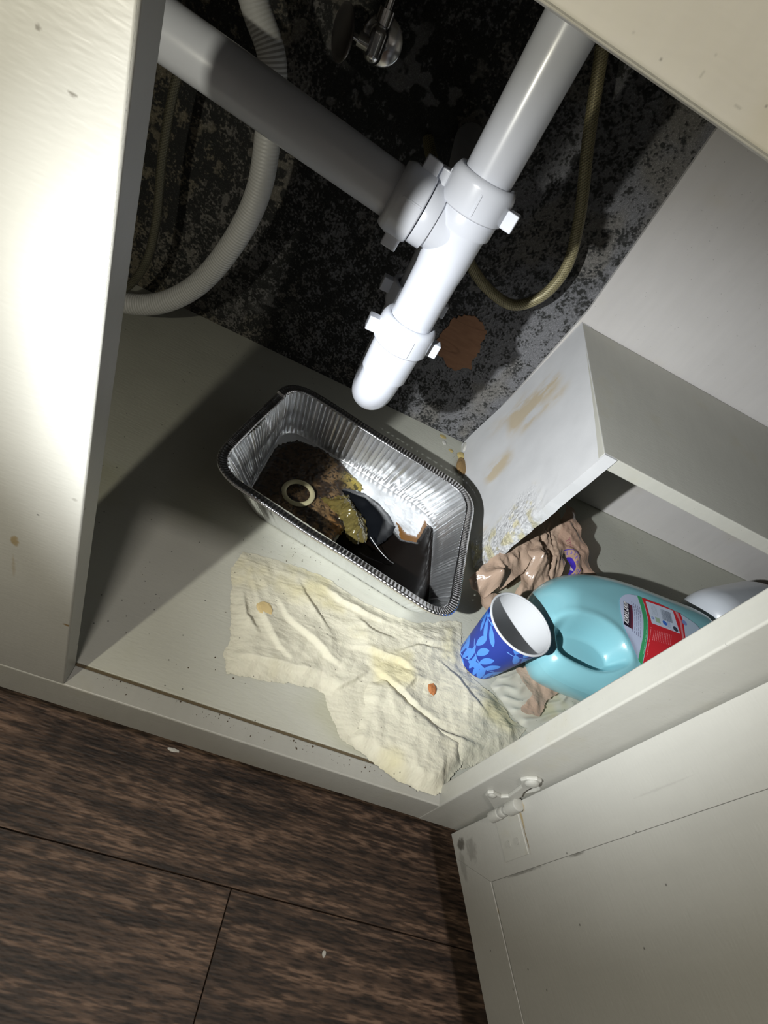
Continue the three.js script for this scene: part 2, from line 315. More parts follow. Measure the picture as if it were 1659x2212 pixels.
// the open door, swung a little past square
{
  const door = new THREE.Group(); door.name = 'door'; cab.add(door);
  door.position.set(0.0425, 0, 0.003);
  const yaw = Math.atan2(0.31, 1); door.rotation.y = yaw;                       // local z runs along the door away from the hinges, local -x is the face seen here
  door.userData.label = 'open white cabinet door with painted-over seams';
  const Yb = -0.05, Yt = 0.535, L = 0.37, B = 0.05, th = 0.019, BK = [0.12, 0.11, 0.09], YL = [0.75, 0.55, 0.22], m = markedPaint(...CAB, 0.4, -0.02, -0.08, [[0.012, -0.036, 0.006, 0.008, BK, 0.8], [0.020, -0.020, 0.012, 0.010, BK, 0.35], [0.030, -0.040, 0.014, 0.006, BK, 0.3], [0.012, 0.0675, 0.010, 0.0018, YL, 0.8], [0.028, 0.0665, 0.014, 0.0008, [0.4, 0.28, 0.12], 0.8], [0.004, 0.072, 0.005, 0.004, YL, 0.7], [0.034, 0.036, 0.006, 0.003, YL, 0.5], [0.0505, 0.05, 0.0012, 0.03, BK, 0.55], [0.0505, 0.12, 0.001, 0.012, BK, 0.6], [0.02, 0.36, 0.004, 0.006, BK, 0.4], [0.03, 0.22, 0.0008, 0.03, BK, 0.12]]);
  const rail = (pts, name) => { const g = prism(pts.map(([s, y]) => [-s, y]), 0, th, 0.0004); g.rotateY(Math.PI / 2); mesh(name, planarUV(g), m, door); };
  const e = 0.00005;
  rail([[0, Yb], [0.022, Yb], [B - e, 0.0 + e], [B - e, Yt - B], [0, Yt]], 'door_stile');
  rail([[0.0221, Yb], [L, Yb], [L - B, 0.004], [B + e, 0.0]], 'door_rail');
  rail([[L, Yb + 0.001], [L, Yt], [L - B, Yt - B], [L - B, 0.006]], 'door_stile');
  rail([[0.001, Yt], [L - 0.001, Yt], [L - B, Yt - B + e], [B, Yt - B + e]], 'door_rail');
  const pg = box(0.0004, th, 0.0020, Yt - B - e, B + e, L - B - e, 0.0004); mesh('door_panel', pg, m, door);
  // painted hinge: a leaf let into the door, barrels and two ears on the stile
  const hp = paint(...CAB, 0.45, 5);
  const hg = [box(-0.0006, 0.004, 0.030, 0.0645, 0.002, 0.040, 0.0006)];
  mesh('hinge_leaf', hg[0], hp, door);
  for (const [y, s] of [[0.041, 0.028], [0.054, 0.028]]) { const c = new THREE.CylinderGeometry(0.0028, 0.0028, 0.0012, 14); c.rotateZ(Math.PI / 2); c.translate(-0.0008, y, s); mesh('screw', c, hp, door); }
  const knuckle = (y0, y1, r) => { const c = lathe([[0, y0], [r * 0.8, y0], [r, y0 + 0.001], [r, y1 - 0.001], [r * 0.8, y1], [0, y1]], 18); c.translate(-0.004, 0, 0.0032); mesh('hinge_knuckle', c, hp, door); };
  knuckle(0.030, 0.0445, 0.0052); knuckle(0.0455, 0.052, 0.0046); knuckle(0.0525, 0.0565, 0.0040); knuckle(0.058, 0.074, 0.0062);
}
{
  // the two ears of the hinge plate screwed to the stile, thick with paint
  const ear = (x0, y0, x1, y1, r) => tube([V3(x0, y0, 0.0016), V3((x0 + x1) / 2, (y0 + y1) / 2, 0.004), V3(x1, y1, 0.0025)], r, 14, 10);
  const hp = paint(...CAB, 0.45, 5), g = [];
  const plate = prism([[0.0385, 0.038], [0.014, 0.060], [0.0125, 0.066], [0.016, 0.070], [0.026, 0.067], [0.030, 0.072], [0.026, 0.098], [0.018, 0.108], [0.020, 0.114], [0.027, 0.119], [0.032, 0.118], [0.034, 0.110], [0.033, 0.100], [0.034, 0.090], [0.0385, 0.080]], 0.0002, 0.0036, 0.0010);
  mesh('hinge_plate', plate, hp, cab);
  g.push(new THREE.SphereGeometry(0.0058, 16, 10).scale(1, 1.15, 0.55).translate(0.027, 0.111, 0.0038)); mesh('hinge_screw', g[0], hp, cab);
  mesh('hinge_screw', new THREE.SphereGeometry(0.0036, 14, 8).scale(1, 1, 0.5).translate(0.018, 0.065, 0.0036), hp, cab);
}

// ------------------------------------------------------------------ low boxed shelf against the back wall
{
  const shelf = thing('boxed_shelf', 'white particleboard boxed shelf, water-stained, its lower edge swollen and crumbling', 'shelf', [0.03, 0, -D]);
  const O = shelf.position;
  // side panel: a grid between four corners, swollen towards the floor
  const stain = dataTex(512, 512, (i, j) => {
    const a = i / 512, b = j / 512, n = fbm(a * 9, b * 9, 600, 4), run = (c, w, b0, b1) => Math.exp(-(((a - c - 0.05 * (n - 0.5)) / w) ** 2)) * smooth(b0, b0 + 0.1, b) * (1 - smooth(b1 - 0.12, b1, b)) * smooth(0.30, 0.62, fbm(a * 16, b * 7, 610, 4));
    const st = Math.min(0.75, 1.1 * run(0.24, 0.08, 0.36, 0.86) + 0.6 * run(0.38, 0.03, 0.45, 0.9) + 1.0 * run(0.48, 0.06, 0.14, 0.45) + 0.5 * run(0.14, 0.05, 0.2, 0.6) + 0.7 * run(0.8, 0.05, 0.05, 0.25));
    const crumb = smooth(0.80, 0.90, a + 0.10 * (n - 0.5)) * smooth(0.62, 0.45, b), grit = fbm(a * 90, b * 90, 620, 3), v = 0.9 + 0.14 * n - 0.28 * crumb * smooth(0.45, 0.7, grit);
    const yel = crumb * smooth(0.5, 0.7, fbm(a * 20, b * 20, 630, 3));
    return [v * mix(1, 0.86, st) * mix(1, 0.95, yel), v * mix(1, 0.68, st) * mix(1, 0.88, yel), v * mix(1, 0.40, st) * mix(1, 0.6, yel)].map((q) => q * 0.66);
  });
  const stainBump = dataTex(512, 512, (i, j) => { const a = i / 512, b = j / 512, n = fbm(a * 9, b * 9, 600, 4), crumb = smooth(0.80, 0.90, a + 0.10 * (n - 0.5)) * smooth(0.62, 0.45, b), v = 0.5 + 0.5 * crumb * (fbm(a * 80, b * 80, 620, 3) - 0.5) * 2 + 0.15 * (fbm(a * 12, b * 12, 640, 4) - 0.5); return [v, v, v]; }, false);
  const matSide = std({ map: stain, bumpMap: stainBump, bumpScale: 0.0016, roughness: 0.6 });
  const bb = V3(0.016, 0, -D + 0.008), bf = V3(0.032, 0, -0.322), tf = V3(0.045, 0.2515, -0.305), tb = V3(0.044, 0.2725, -D + 0.008), th = 0.016, N = 40;
  const grid = (off) => { const a = []; for (let j = 0; j <= N; j++) for (let i = 0; i <= N; i++) { const s = i / N, t = j / N, p = bb.clone().lerp(bf, s).lerp(tb.clone().lerp(tf, s), t);
    const swell = (1 - smooth(0, 0.55, t)) * (0.004 * Math.sin(s * 3.1 + 0.5) + 0.007 * smooth(0.55, 0.2, s)), rough = s > 0.88 && t < 0.7 ? 0.002 * (noise(s * 160, t * 110, 650) - 0.5) : 0;
    p.x += off ? th + rough * 0.5 : -swell + rough; if (i === N) p.z += (noise(t * 26, 1, 655) - 0.5) * 0.003 * (1 - smooth(0.5, 0.9, t)); a.push(p.sub(O)); } return a; };
  const A = grid(false), Bq = grid(true), pos = [], uv = [], idx = [], add = (p, u, v) => { pos.push(p.x, p.y, p.z); uv.push(u, v); return pos.length / 3 - 1; }, M = N + 1;
  const ia = A.map((p, k) => add(p, (k % M) / N, Math.floor(k / M) / N)), ib = Bq.map((p, k) => add(p, (k % M) / N, Math.floor(k / M) / N));
  for (let j = 0; j < N; j++) for (let i = 0; i < N; i++) { const k = j * M + i; idx.push(ia[k], ia[k + 1], ia[k + M], ia[k + 1], ia[k + M + 1], ia[k + M], ib[k], ib[k + M], ib[k + 1], ib[k + 1], ib[k + M], ib[k + M + 1]); }
  const strip = (list) => { for (let n = 0; n + 1 < list.length; n++) { const k = list[n], l = list[n + 1], u = (q) => [(q % M) / N, Math.floor(q / M) / N]; const w = ([p, q]) => [p + 0.05, q + 0.03], a = add(A[k], ...u(k)), b = add(A[l], ...u(l)), c = add(Bq[k], ...w(u(k))), d = add(Bq[l], ...w(u(l))); idx.push(a, c, b, b, c, d); } };
  strip([...Array(M)].map((_, j) => j * M + N)); strip([...Array(M)].map((_, i) => N * M + i).reverse()); strip([...Array(M)].map((_, i) => i));
  const g = new THREE.BufferGeometry(); g.setAttribute('position', new THREE.Float32BufferAttribute(pos, 3)); g.setAttribute('uv', new THREE.Float32BufferAttribute(uv, 2)); g.setIndex(idx); g.computeVertexNormals();
  matSide.side = THREE.DoubleSide;
  mesh('side_panel', g, matSide, shelf);
  // top board: from the side panel off to the right, dropping a little to the front
  const tg = planarUV(prism([[0.0005, 0], [0.73, -0.002], [0.73, 0.31], [0.001, 0.288]].map(([x, y]) => [x, y]), 0, 0.018, 0.0012));
  tg.rotateX(Math.PI / 2);                                        // outline y becomes +z, thickness goes down
  const top = mesh('top_board', planarUV(tg), paint(0.52, 0.51, 0.455, 0.5, 2), shelf);
  top.position.set(0.0135, 0.2725, 0.0105); top.rotation.x = Math.atan2(0.021, 0.292);
  const eg = box(0, 0.5, -0.0172, -0.0008, 0, 0.0012, 0.0004);
  top.userData.label = 'grey white top board';
}

// ------------------------------------------------------------------ drain pipes
{
  const PX = -0.2128, PZ = -0.2703;
  const drain = thing('drain_pipe', 'white plastic sink drain with tee, slip nuts and trap', 'pipe', [PX, 0, PZ]);
  const cyl = (name, prof, label) => { const m = mesh(name, lathe(prof), matPVC, drain); if (label) m.userData.label = label; return m; };
  const nutGeo = (h = 0.026) => {
    const ro = 0.0262, parts = [lathe([[0.0192, h - 0.001], [0.0205, h], [0.0235, h], [ro - 0.001, h - 0.003], [ro, h - 0.006], [ro, 0.0015], [ro - 0.0012, 0], [0.0222, 0], [0.0218, 0.004]], 56)];
    for (let k = 0; k < 16; k++) { const b = new RoundedBoxGeometry(0.0012, h * 0.62, 0.0016, 1, 0.0004); b.translate(ro, h * 0.4, 0); b.rotateY(k / 16 * 2 * Math.PI + 0.2); if (k % 4 === 0) parts.push(b); }
    for (const s of [0, Math.PI]) { const b = new RoundedBoxGeometry(0.011, h * 0.52, 0.0105, 2, 0.001); b.translate(ro + 0.0035, h * 0.34, 0); b.rotateY(s); parts.push(b); }
    return mergeGeometries(parts.map((q) => { const r = q.index ? q.toNonIndexed() : q; return r; }));
  };
  cyl('tailpiece', [[0.019, 0.40], [0.019, 0.62], [0.017, 0.62], [0.017, 0.40]]);
  const nut = (y, turn) => { const m = mesh('slip_nut', nutGeo(), matPVC, drain); m.position.y = y; m.rotation.y = turn; return m; };
  nut(0.3985, -0.25);
  cyl('tee', [[0.0195, 0.300], [0.0197, 0.345], [0.0207, 0.356], [0.0210, 0.384], [0.0236, 0.3865], [0.0238, 0.398], [0.0205, 0.3985]]);
  // branch of the tee and the long arm to the other bowl
  const tilt = 0.09, br = new THREE.Group(); br.name = 'branch'; drain.add(br); br.position.set(0, 0.3775, 0); br.rotation.z = Math.PI / 2 - tilt;   // local y runs to -x
  const on = (name, prof) => mesh(name, lathe(prof), matPVC, br);
  on('branch_socket', [[0.0195, 0.0], [0.0208, 0.022], [0.0236, 0.0225], [0.0238, 0.0335], [0.020, 0.034]]);
  const bn = mesh('slip_nut', nutGeo(0.025), matPVC, br); bn.rotation.x = Math.PI; bn.position.y = 0.0595; bn.rotation.y = 0.12;
  bn.scale.y = -1; bn.rotation.x = 0; bn.position.y = 0.0345; bn.scale.y = 1;
  on('drain_arm', [[0.0192, 0.03], [0.0192, 0.40], [0.017, 0.40]]);
  const el = tube([V3(0, 0.39, 0), V3(0.0, 0.42, 0), V3(0.006, 0.445, 0), V3(0.028, 0.462, 0), V3(0.06, 0.466, 0), V3(0.14, 0.464, 0)], 0.0196, 40, 24); mesh('elbow', el, matPVC, br);
  // trap below
  nut(0.2745, 0.12);
  cyl('trap_socket', [[0.0208, 0.2415], [0.0222, 0.2425], [0.0226, 0.262], [0.0226, 0.275], [0.020, 0.2755]]);
  const rb = 0.036, pts = [V3(0, 0.26, 0), V3(0, 0.248, 0), V3(0, 0.238, 0)];
  for (let k = 1; k < 12; k++) { const a = k / 12 * Math.PI; pts.push(V3(0, 0.238 - rb * Math.sin(a), -rb + rb * Math.cos(a))); }
  pts.push(V3(0, 0.238, -2 * rb), V3(0, 0.25, -2 * rb), V3(0, 0.275, -2 * rb));
  mesh('trap_bend', tube(pts, 0.0198, 90, 36), matPVC, drain);
  const n2 = nut(0.296, 0.1); n2.position.z = -2 * rb; n2.rotation.z = Math.PI; n2.position.y = 0.300;
  const sg = lathe([[0.0226, 0.255], [0.0226, 0.276], [0.020, 0.2765]]); sg.translate(0, 0, -2 * rb); mesh('trap_socket', sg, matPVC, drain);
  mesh('wall_arm', tube([V3(0, 0.28, -2 * rb), V3(0, 0.33, -2 * rb), V3(0, 0.355, -2 * rb - 0.004), V3(0, 0.375, -2 * rb - 0.022), V3(0, 0.38, -2 * rb - 0.05), V3(0, 0.384, -0.12 - 2 * rb), V3(0, 0.388, -D - PZ - 0.01)], 0.019, 70, 28), matPVC, drain);
}

// ------------------------------------------------------------------ hoses and the shut-off valve
{
  const pts = [[520, -170, -0.44], [548, 0, -0.44], [588, 130, -0.44], [578, 300, -0.44], [556, 420, -0.445], [500, 530, -0.45], [420, 620, -0.46], [345, 655, -0.46], [275, 656, -0.46], [180, 630, -0.46]].map(([u, v, z]) => onZ(u, v, z));
  solo('drain_hose', tube(pts, 0.0132, 260, 22), matHose, 'thick white ribbed hose curving down behind the drain arm', 'hose');
  const p2 = [[430, 60, -0.5], [385, 160, -0.5], [352, 330, -0.5], [337, 480, -0.5], [318, 560, -0.5], [288, 608, -0.5], [235, 650, -0.5]].map(([u, v, z]) => onZ(u, v, z));
  solo('supply_hose', tube(p2, 0.0052, 160, 14), braid(0.34, rgb(0.26, 0.27, 0.28)), 'thin grey braided supply hose beside the center stile', 'hose');
  const p3 = [[1312, 20, -0.545], [1300, 110, -0.55], [1280, 240, -0.55], [1268, 330, -0.552], [1252, 470, -0.553], [1222, 580, -0.553], [1170, 640, -0.553], [1110, 659, -0.553], [1052, 622, -0.55], [1010, 560, -0.548], [975, 480, -0.545], [950, 400, -0.55], [930, 330, -0.59], [925, 300, -0.606]].map(([u, v, z]) => onZ(u, v, z));
  solo('supply_hose', tube(p3, 0.0072, 260, 16), braid(0.55, rgb(0.72, 0.70, 0.60)), 'beige braided supply hose looping beside the brown wall patch', 'hose');
  const c = onZ(812, 95, -D + 0.05), v = thing('shutoff_valve', 'chrome shut-off valve with an oval handle on the mouldy wall', 'valve', [c.x, c.y, -D]);
  const put = (name, geo, x, y, z, rx, ry, rz) => { geo.rotateX(rx); geo.rotateY(ry); geo.rotateZ(rz); geo.translate(x, y, z); mesh(name, geo, matChrome, v); };
  put('escutcheon', lathe([[0.006, 0.004], [0.012, 0.0038], [0.022, 0.001], [0.0235, 0]], 32), 0, 0, 0, Math.PI / 2, 0, 0);
  put('inlet_stub', new THREE.CylinderGeometry(0.0065, 0.0065, 0.05, 20), 0, 0, 0.025, Math.PI / 2, 0, 0);
  put('compression_nut', new THREE.CylinderGeometry(0.0105, 0.0105, 0.014, 6), 0, 0, 0.030, Math.PI / 2, 0, 0.3);
  put('valve_body', new THREE.CapsuleGeometry(0.0098, 0.018, 8, 20), 0, 0, 0.05, 0, 0, 0);
  put('outlet_nut', new THREE.CylinderGeometry(0.0098, 0.0098, 0.013, 6), 0, 0.024, 0.05, 0, 0, 0);
  put('packing_nut', new THREE.CylinderGeometry(0.0085, 0.0085, 0.012, 6), -0.012, -0.004, 0.052, 0, 0, Math.PI / 2);
  put('stem', new THREE.CylinderGeometry(0.0035, 0.0035, 0.026, 12), -0.021, -0.004, 0.055, 0, 0.3, Math.PI / 2);
  const hd = lathe([[0, 0.004], [0.012, 0.0045], [0.026, 0.0025], [0.030, 0.0008], [0.030, -0.0012], [0.026, -0.002], [0, -0.001]], 40); hd.scale(0.72, 1, 1.02);
  const h = mesh('oval_handle', hd, std({ color: rgb(0.36, 0.34, 0.34), metalness: 0.9, roughness: 0.3 }), v); h.position.set(-0.034, -0.006, 0.060); h.quaternion.setFromUnitVectors(V3(0, 1, 0), V3(-0.82, 0.05, 0.5).normalize());
  put('riser_tube', tube([V3(0, 0.03, 0.05), V3(0, 0.06, 0.05), V3(-0.004, 0.12, 0.06), V3(-0.01, 0.2, 0.09)], 0.0042, 40, 12), 0, 0, 0, 0, 0, 0);
}

// ------------------------------------------------------------------ foil pan
const panC = V3(-0.165, 0.0004, -0.305);
{
  const pan = thing('foil_pan', 'pleated aluminium foil roasting pan holding black sludge', 'pan', panC.toArray());
  const line = (a, b) => ({ a, d: [b[0] - a[0], b[1] - a[1]] });
  const cross = (p, q) => { const det = p.d[0] * q.d[1] - p.d[1] * q.d[0], t = ((q.a[0] - p.a[0]) * q.d[1] - (q.a[1] - p.a[1]) * q.d[0]) / det; return [p.a[0] + t * p.d[0], p.a[1] + t * p.d[1]]; };
  const HR = 0.064, e = (u, v) => { const p = onY(u, v, HR); return [p.x, p.z]; };
  const left = line(e(487, 962), e(600, 850)), back = line(e(680, 852), e(995, 1050)), right = line(e(1021, 1105), e(986, 1318)), front = line(e(935, 1330), e(510, 1050));
  const rimQ = [cross(left, back), cross(back, right), cross(right, front), cross(front, left)];
  const botQ = [[-0.279, -0.438], [-0.033, -0.389], [-0.030, -0.203], [-0.289, -0.262]];
  const N = 1400;
  // rounded quad sampled at the same share of each side and corner, so that walls run straight up
  const loop = (q, r, out = 0) => {
    const P = []; const c = q.map((p, i) => { const a = q[(i + 3) % 4], b = q[(i + 1) % 4], n = (v) => { const l = Math.hypot(...v); return [v[0] / l, v[1] / l]; }; return { p, i: n([a[0] - p[0], a[1] - p[1]]), o: n([b[0] - p[0], b[1] - p[1]]) }; });
    const per = N / 4, cor = Math.round(per * 0.26);
    for (let k = 0; k < 4; k++) {
      const A = c[k], Bn = c[(k + 1) % 4];
      for (let n = 0; n < cor; n++) { const t = n / cor, s = [A.p[0] + A.i[0] * r, A.p[1] + A.i[1] * r], f = [A.p[0] + A.o[0] * r, A.p[1] + A.o[1] * r], w = 1 - t;   // quadratic corner
        P.push([w * w * s[0] + 2 * w * t * A.p[0] + t * t * f[0], w * w * s[1] + 2 * w * t * A.p[1] + t * t * f[1]]); }
      const s = [A.p[0] + A.o[0] * r, A.p[1] + A.o[1] * r], f = [Bn.p[0] + Bn.i[0] * r, Bn.p[1] + Bn.i[1] * r];
      for (let n = 0; n < per - cor; n++) { const t = n / (per - cor); P.push([mix(s[0], f[0], t), mix(s[1], f[1], t)]); }
    }
    if (!out) return P;
    return P.map((p, i) => { const a = P[(i + N - 6) % N], b = P[(i + 6) % N], l = Math.hypot(b[0] - a[0], b[1] - a[1]); return [p[0] + (b[1] - a[1]) / l * out, p[1] - (b[0] - a[0]) / l * out]; });
  };
  const rimO = loop(rimQ, 0.045), inwards = 0.0105, sgn = (() => { const t = loop(rimQ, 0.045, 0.01); let s = 0; for (let i = 0; i < N; i += 50) s += Math.hypot(t[i][0] - panC.x, t[i][1] - panC.z) - Math.hypot(rimO[i][0] - panC.x, rimO[i][1] - panC.z); return Math.sign(s); })();
  const wallTop = loop(rimQ, 0.045, -sgn * inwards), bot = loop(botQ, 0.036);
  // pleats: narrow flutes of uneven depth round the wall
  const ph = []; { let a = 0; for (let i = 0; i < N; i++) { a += (0.42 + 0.42 * noise(i / 40, 2, 700)) * 0.95; ph.push(a); } const scale = Math.round(a / 6.283) * 6.283 / a; for (let i = 0; i < N; i++) ph[i] *= scale; }
  const nrm = rimO.map((p, i) => { const a = rimO[(i + N - 8) % N], b = rimO[(i + 8) % N], l = Math.hypot(b[0] - a[0], b[1] - a[1]) * sgn; return [(b[1] - a[1]) / l, -(b[0] - a[0]) / l]; });
  const rows = 15, build = (rowsAt, n, closedCap, y0) => {
    const pos = [], uv = [], idx = [];
    for (let j = 0; j < n; j++) for (let i = 0; i < N; i++) { const p = rowsAt(i, j); pos.push(p[0] - panC.x, p[1], p[2] - panC.z); uv.push(p[0] + 0.4 * p[1], p[2] + 0.9 * p[1]); }
    for (let j = 0; j + 1 < n; j++) for (let i = 0; i < N; i++) { const a = j * N + i, b = j * N + (i + 1) % N; idx.push(a, b, a + N, b, b + N, a + N); }
    if (closedCap) { const c = pos.length / 3; pos.push(0, y0, 0); uv.push(panC.x, panC.z); for (let i = 0; i < N; i++) idx.push(c, (i + 1) % N, i); }
    const g = new THREE.BufferGeometry(); g.setAttribute('position', new THREE.Float32BufferAttribute(pos, 3)); g.setAttribute('uv', new THREE.Float32BufferAttribute(uv, 2)); g.setIndex(idx); g.computeVertexNormals(); return g;
  };
  const smoothFront = (i) => { const s = i / N * 4; return s > 2.26 && s < 3 ? 0.25 : 1; };                      // the near long wall is only faintly pleated
  const wall = build((i, j) => {
    if (j < 2) { const k = j === 0 ? 0.90 : 0.985; return [mix(panC.x, bot[i][0], k), 0.0008, mix(panC.z, bot[i][1], k)]; }
    const t = (j - 2) / (rows - 3), pl = Math.abs(((ph[i] / 6.283) % 1) * 2 - 1) * (0.5 + 0.9 * noise(ph[i] / 6.283 * 0.9, 3, 702)), amp = 0.0021 * smooth(0.02, 0.2, t) * (0.65 + 0.35 * smooth(1, 0.85, t)) * smoothFront(i);
    const dent = 0.003 * (noise(i / 90, t * 3, 704) - 0.5) * t, o = amp * (pl - 0.5) * 2 + dent + (t > 0.35 && t < 0.45 ? 0.0008 : 0);
    return [mix(bot[i][0], wallTop[i][0], t) + nrm[i][0] * o, 0.0012 + (HR - 0.0012) * t, mix(bot[i][1], wallTop[i][1], t) + nrm[i][1] * o];
  }, rows, true, 0.0008);
  mesh('pan_wall', wall, matFoil, pan).userData.label = 'pleated foil wall and base';
  const prof = [[-inwards, 0], [-inwards + 0.001, 0.0014], [-0.0085, 0.0016], [-0.005, 0.0018], [-0.0026, 0.0024], [-0.0008, 0.0030], [0.0008, 0.0024], [0.0014, 0.0006], [0.001, -0.0012], [-0.0006, -0.0022], [-0.0024, -0.0016]];
  const rim = build((i, j) => { const [o, h] = prof[j], w = Math.sin(i * 2 * Math.PI * 260 / N), cr = 0.00024 * w * (j > 0 && j < 8 ? 1 : 0.4) * (0.4 + noise(i / 25, 5, 706)) + (noise(i / 120, 9, 708) - 0.5) * 0.004, k = o + (w > 0 ? 0.0002 : 0) + (noise(i / 60, 4, 709) - 0.5) * 0.0016; return [rimO[i][0] + nrm[i][0] * k, HR + h + cr, rimO[i][1] + nrm[i][1] * k]; }, prof.length, false);
  mesh('rim', rim, matRim, pan).userData.label = 'crimped rolled foil rim';
  // what lies in it
  const inB = loop(botQ, 0.036).map(([x, z]) => [mix(panC.x, x, 1.004), mix(panC.z, z, 1.004)]);
  const clip = (pts) => pts.map(([x, z]) => { if (inside(inB, x, z)) return [x, z]; const [q] = nearest(inB, x, z); return [mix(q[0], panC.x, 0.001), mix(q[1], panC.z, 0.001)]; });
  const shrink = (pts) => clip(pts).map(([x, z]) => [mix(panC.x, x, 0.98), mix(panC.z, z, 0.98)]);
  const crustOut = shrink(ragged(flat([[525, 1060], [560, 1000], [600, 955], [640, 945], [690, 962], [745, 1000], [775, 1035], [790, 1055], [748, 1062], [742, 1110], [745, 1140], [720, 1170], [740, 1215], [700, 1230], [600, 1170], [540, 1110]], 0.004), 0.003, 0.004, 710));
  const crustMap = dataTex(512, 512, (i, j) => {
    const x = -0.32 + 0.26 * i / 512, z = -0.46 + 0.26 * j / 512, n = fbm(x * 60, z * 60, 720, 5), f = fbm(x * 330, z * 330, 724, 3), tan = smooth(0.43, 0.64, n) * smooth(-0.262, -0.20, x + 0.3 * (z + 0.33)), yel = smooth(-0.19, -0.158, x) * smooth(-0.355, -0.385, z);
    const sp = smooth(0.55, 0.66, f); let c = [0.045, 0.026, 0.013]; c = c.map((v, k) => mix(v, [0.30, 0.19, 0.09][k], 0.75 * tan)); c = c.map((v, k) => mix(v, [0.62, 0.50, 0.10][k], 0.9 * yel * smooth(0.35, 0.5, n)));
    const org = smooth(-0.19, -0.17, x) * smooth(-0.315, -0.295, z); c = c.map((v, k) => mix(v, [0.34, 0.15, 0.03][k], 0.8 * org * smooth(0.4, 0.6, n)));
    return c.map((v) => mix(v, 0.008, 0.85 * sp) * (0.7 + 0.6 * f));
  });
  const cg = sheet(crustOut, 0.0016, (x, z, d) => 0.0018 + 0.0042 * smooth(0, 0.008, d) * (0.45 + 0.6 * fbm(x * 120, z * 120, 730, 4) + 0.35 * ridge(x * 300, z * 300, 735)));
  { const uv = cg.attributes.uv; for (let i = 0; i < uv.count; i++) uv.setXY(i, (uv.getX(i) + 0.32) / 0.26, (uv.getY(i) + 0.46) / 0.26); }
  solo('grease_crust', cg, std({ map: crustMap, roughness: 0.55 }), 'dark brown speckled crust of mouldy grease in the foil pan', 'grease');
  const liqOut = clip(ragged(flat([[742, 1110], [760, 1080], [800, 1110], [850, 1140], [868, 1162], [898, 1168], [914, 1142], [925, 1130], [950, 1150], [955, 1200], [950, 1270], [930, 1310], [860, 1330], [800, 1270], [740, 1225], [722, 1172], [745, 1140]], 0.003), 0.0008, 0.006, 740));
  solo('black_sludge', sheet(liqOut, 0.002, (x, z, d) => 0.0014 + 0.0016 * smooth(0, 0.006, d)), new THREE.MeshPhysicalMaterial({ color: rgb(0.006, 0.004, 0.003), roughness: 0.14, specularIntensity: 0.35 }), 'glossy black liquid pooled in the corner of the foil pan', 'sludge');
  const amber = clip(ragged(flat([[855, 1125], [880, 1152], [900, 1158], [910, 1140], [918, 1122], [935, 1150], [932, 1200], [905, 1200], [870, 1180]], 0.0016), 0.0012, 0.004, 750));
  solo('amber_stain', sheet(amber, 0.002, (x, z, d) => 0.0012 + 0.0006 * smooth(0, 0.003, d)), new THREE.MeshPhysicalMaterial({ color: rgb(0.22, 0.10, 0.025), roughness: 0.2 }), 'amber brown fringe along the edge of the black liquid', 'stain');
  // cream plastic ring
  const rc = onY(645, 1063, 0.010), tg = new THREE.TorusGeometry(0.0185, 0.0034, 14, 48); tg.rotateX(Math.PI / 2); tg.scale(1, 0.6, 1);
  const ring = solo('plastic_ring', tg, std({ color: rgb(0.55, 0.50, 0.30), roughness: 0.5 }), 'cream plastic ring lying on the brown grease crust', 'ring'); ring.position.set(rc.x, 0.0085, rc.z); ring.rotation.set(0.05, 0.4, 0.12);
  // black curved scrap
  const sp = flat([[739, 1054], [752, 1052], [790, 1061], [822, 1083], [845, 1110], [858, 1134], [850, 1150], [835, 1165], [815, 1178], [800, 1160], [795, 1130], [775, 1095], [752, 1072]], 0.013);
  const sc = [sp.reduce((a, p) => a + p[0], 0) / sp.length, sp.reduce((a, p) => a + p[1], 0) / sp.length];
  const sh = (x, z, d) => 0.008 + 0.008 * smooth(0, 0.022, d) + 0.05 * Math.max(0, -(x - sc[0]) * 0.5) + 0.0015 * noise(x * 90, z * 90, 760);
  const g1 = sheet(sp, 0.002, sh), g2 = g1.clone().translate(0, -0.0015, 0); g2.index.array.reverse();
  solo('plastic_scrap', mergeGeometries([g1, g2]), new THREE.MeshPhysicalMaterial({ color: rgb(0.006, 0.007, 0.009), roughness: 0.28, specularIntensity: 0.6, side: THREE.DoubleSide }), 'curled black plastic scrap in the foil pan', 'scrap');
  // yellowed cellophane
  const wp = ragged(flat([[692, 1068], [715, 1072], [738, 1066], [752, 1062], [770, 1090], [792, 1118], [797, 1150], [794, 1166], [772, 1172], [757, 1164], [748, 1150], [746, 1128], [732, 1108], [712, 1090]], 0.014), 0.0012, 0.004, 770);
  const wg = sheet(wp, 0.0016, (x, z, d) => 0.0075 + 0.008 * smooth(0, 0.016, d) * (0.4 + ridge(x * 130 + z * 60, z * 60, 775)) + 0.004 * ridge(x * 240, z * 200, 777));
  solo('cellophane_wrapper', wg, new THREE.MeshPhysicalMaterial({ color: rgb(0.46, 0.37, 0.12), roughness: 0.10, transmission: 0.72, thickness: 0, side: THREE.DoubleSide }), 'crumpled yellowed clear wrapper between the crust and the black scrap', 'wrapper');
  solo('plastic_thread', tube([[800, 1160], [812, 1178], [826, 1196], [842, 1212], [850, 1217]].map(([u, v], i) => onY(u, v, [0.020, 0.016, 0.011, 0.007, 0.005][i])), 0.0005, 20, 6), std({ color: rgb(0.6, 0.6, 0.6), roughness: 0.3 }), 'thin clear thread trailing over the black liquid', 'thread');
}

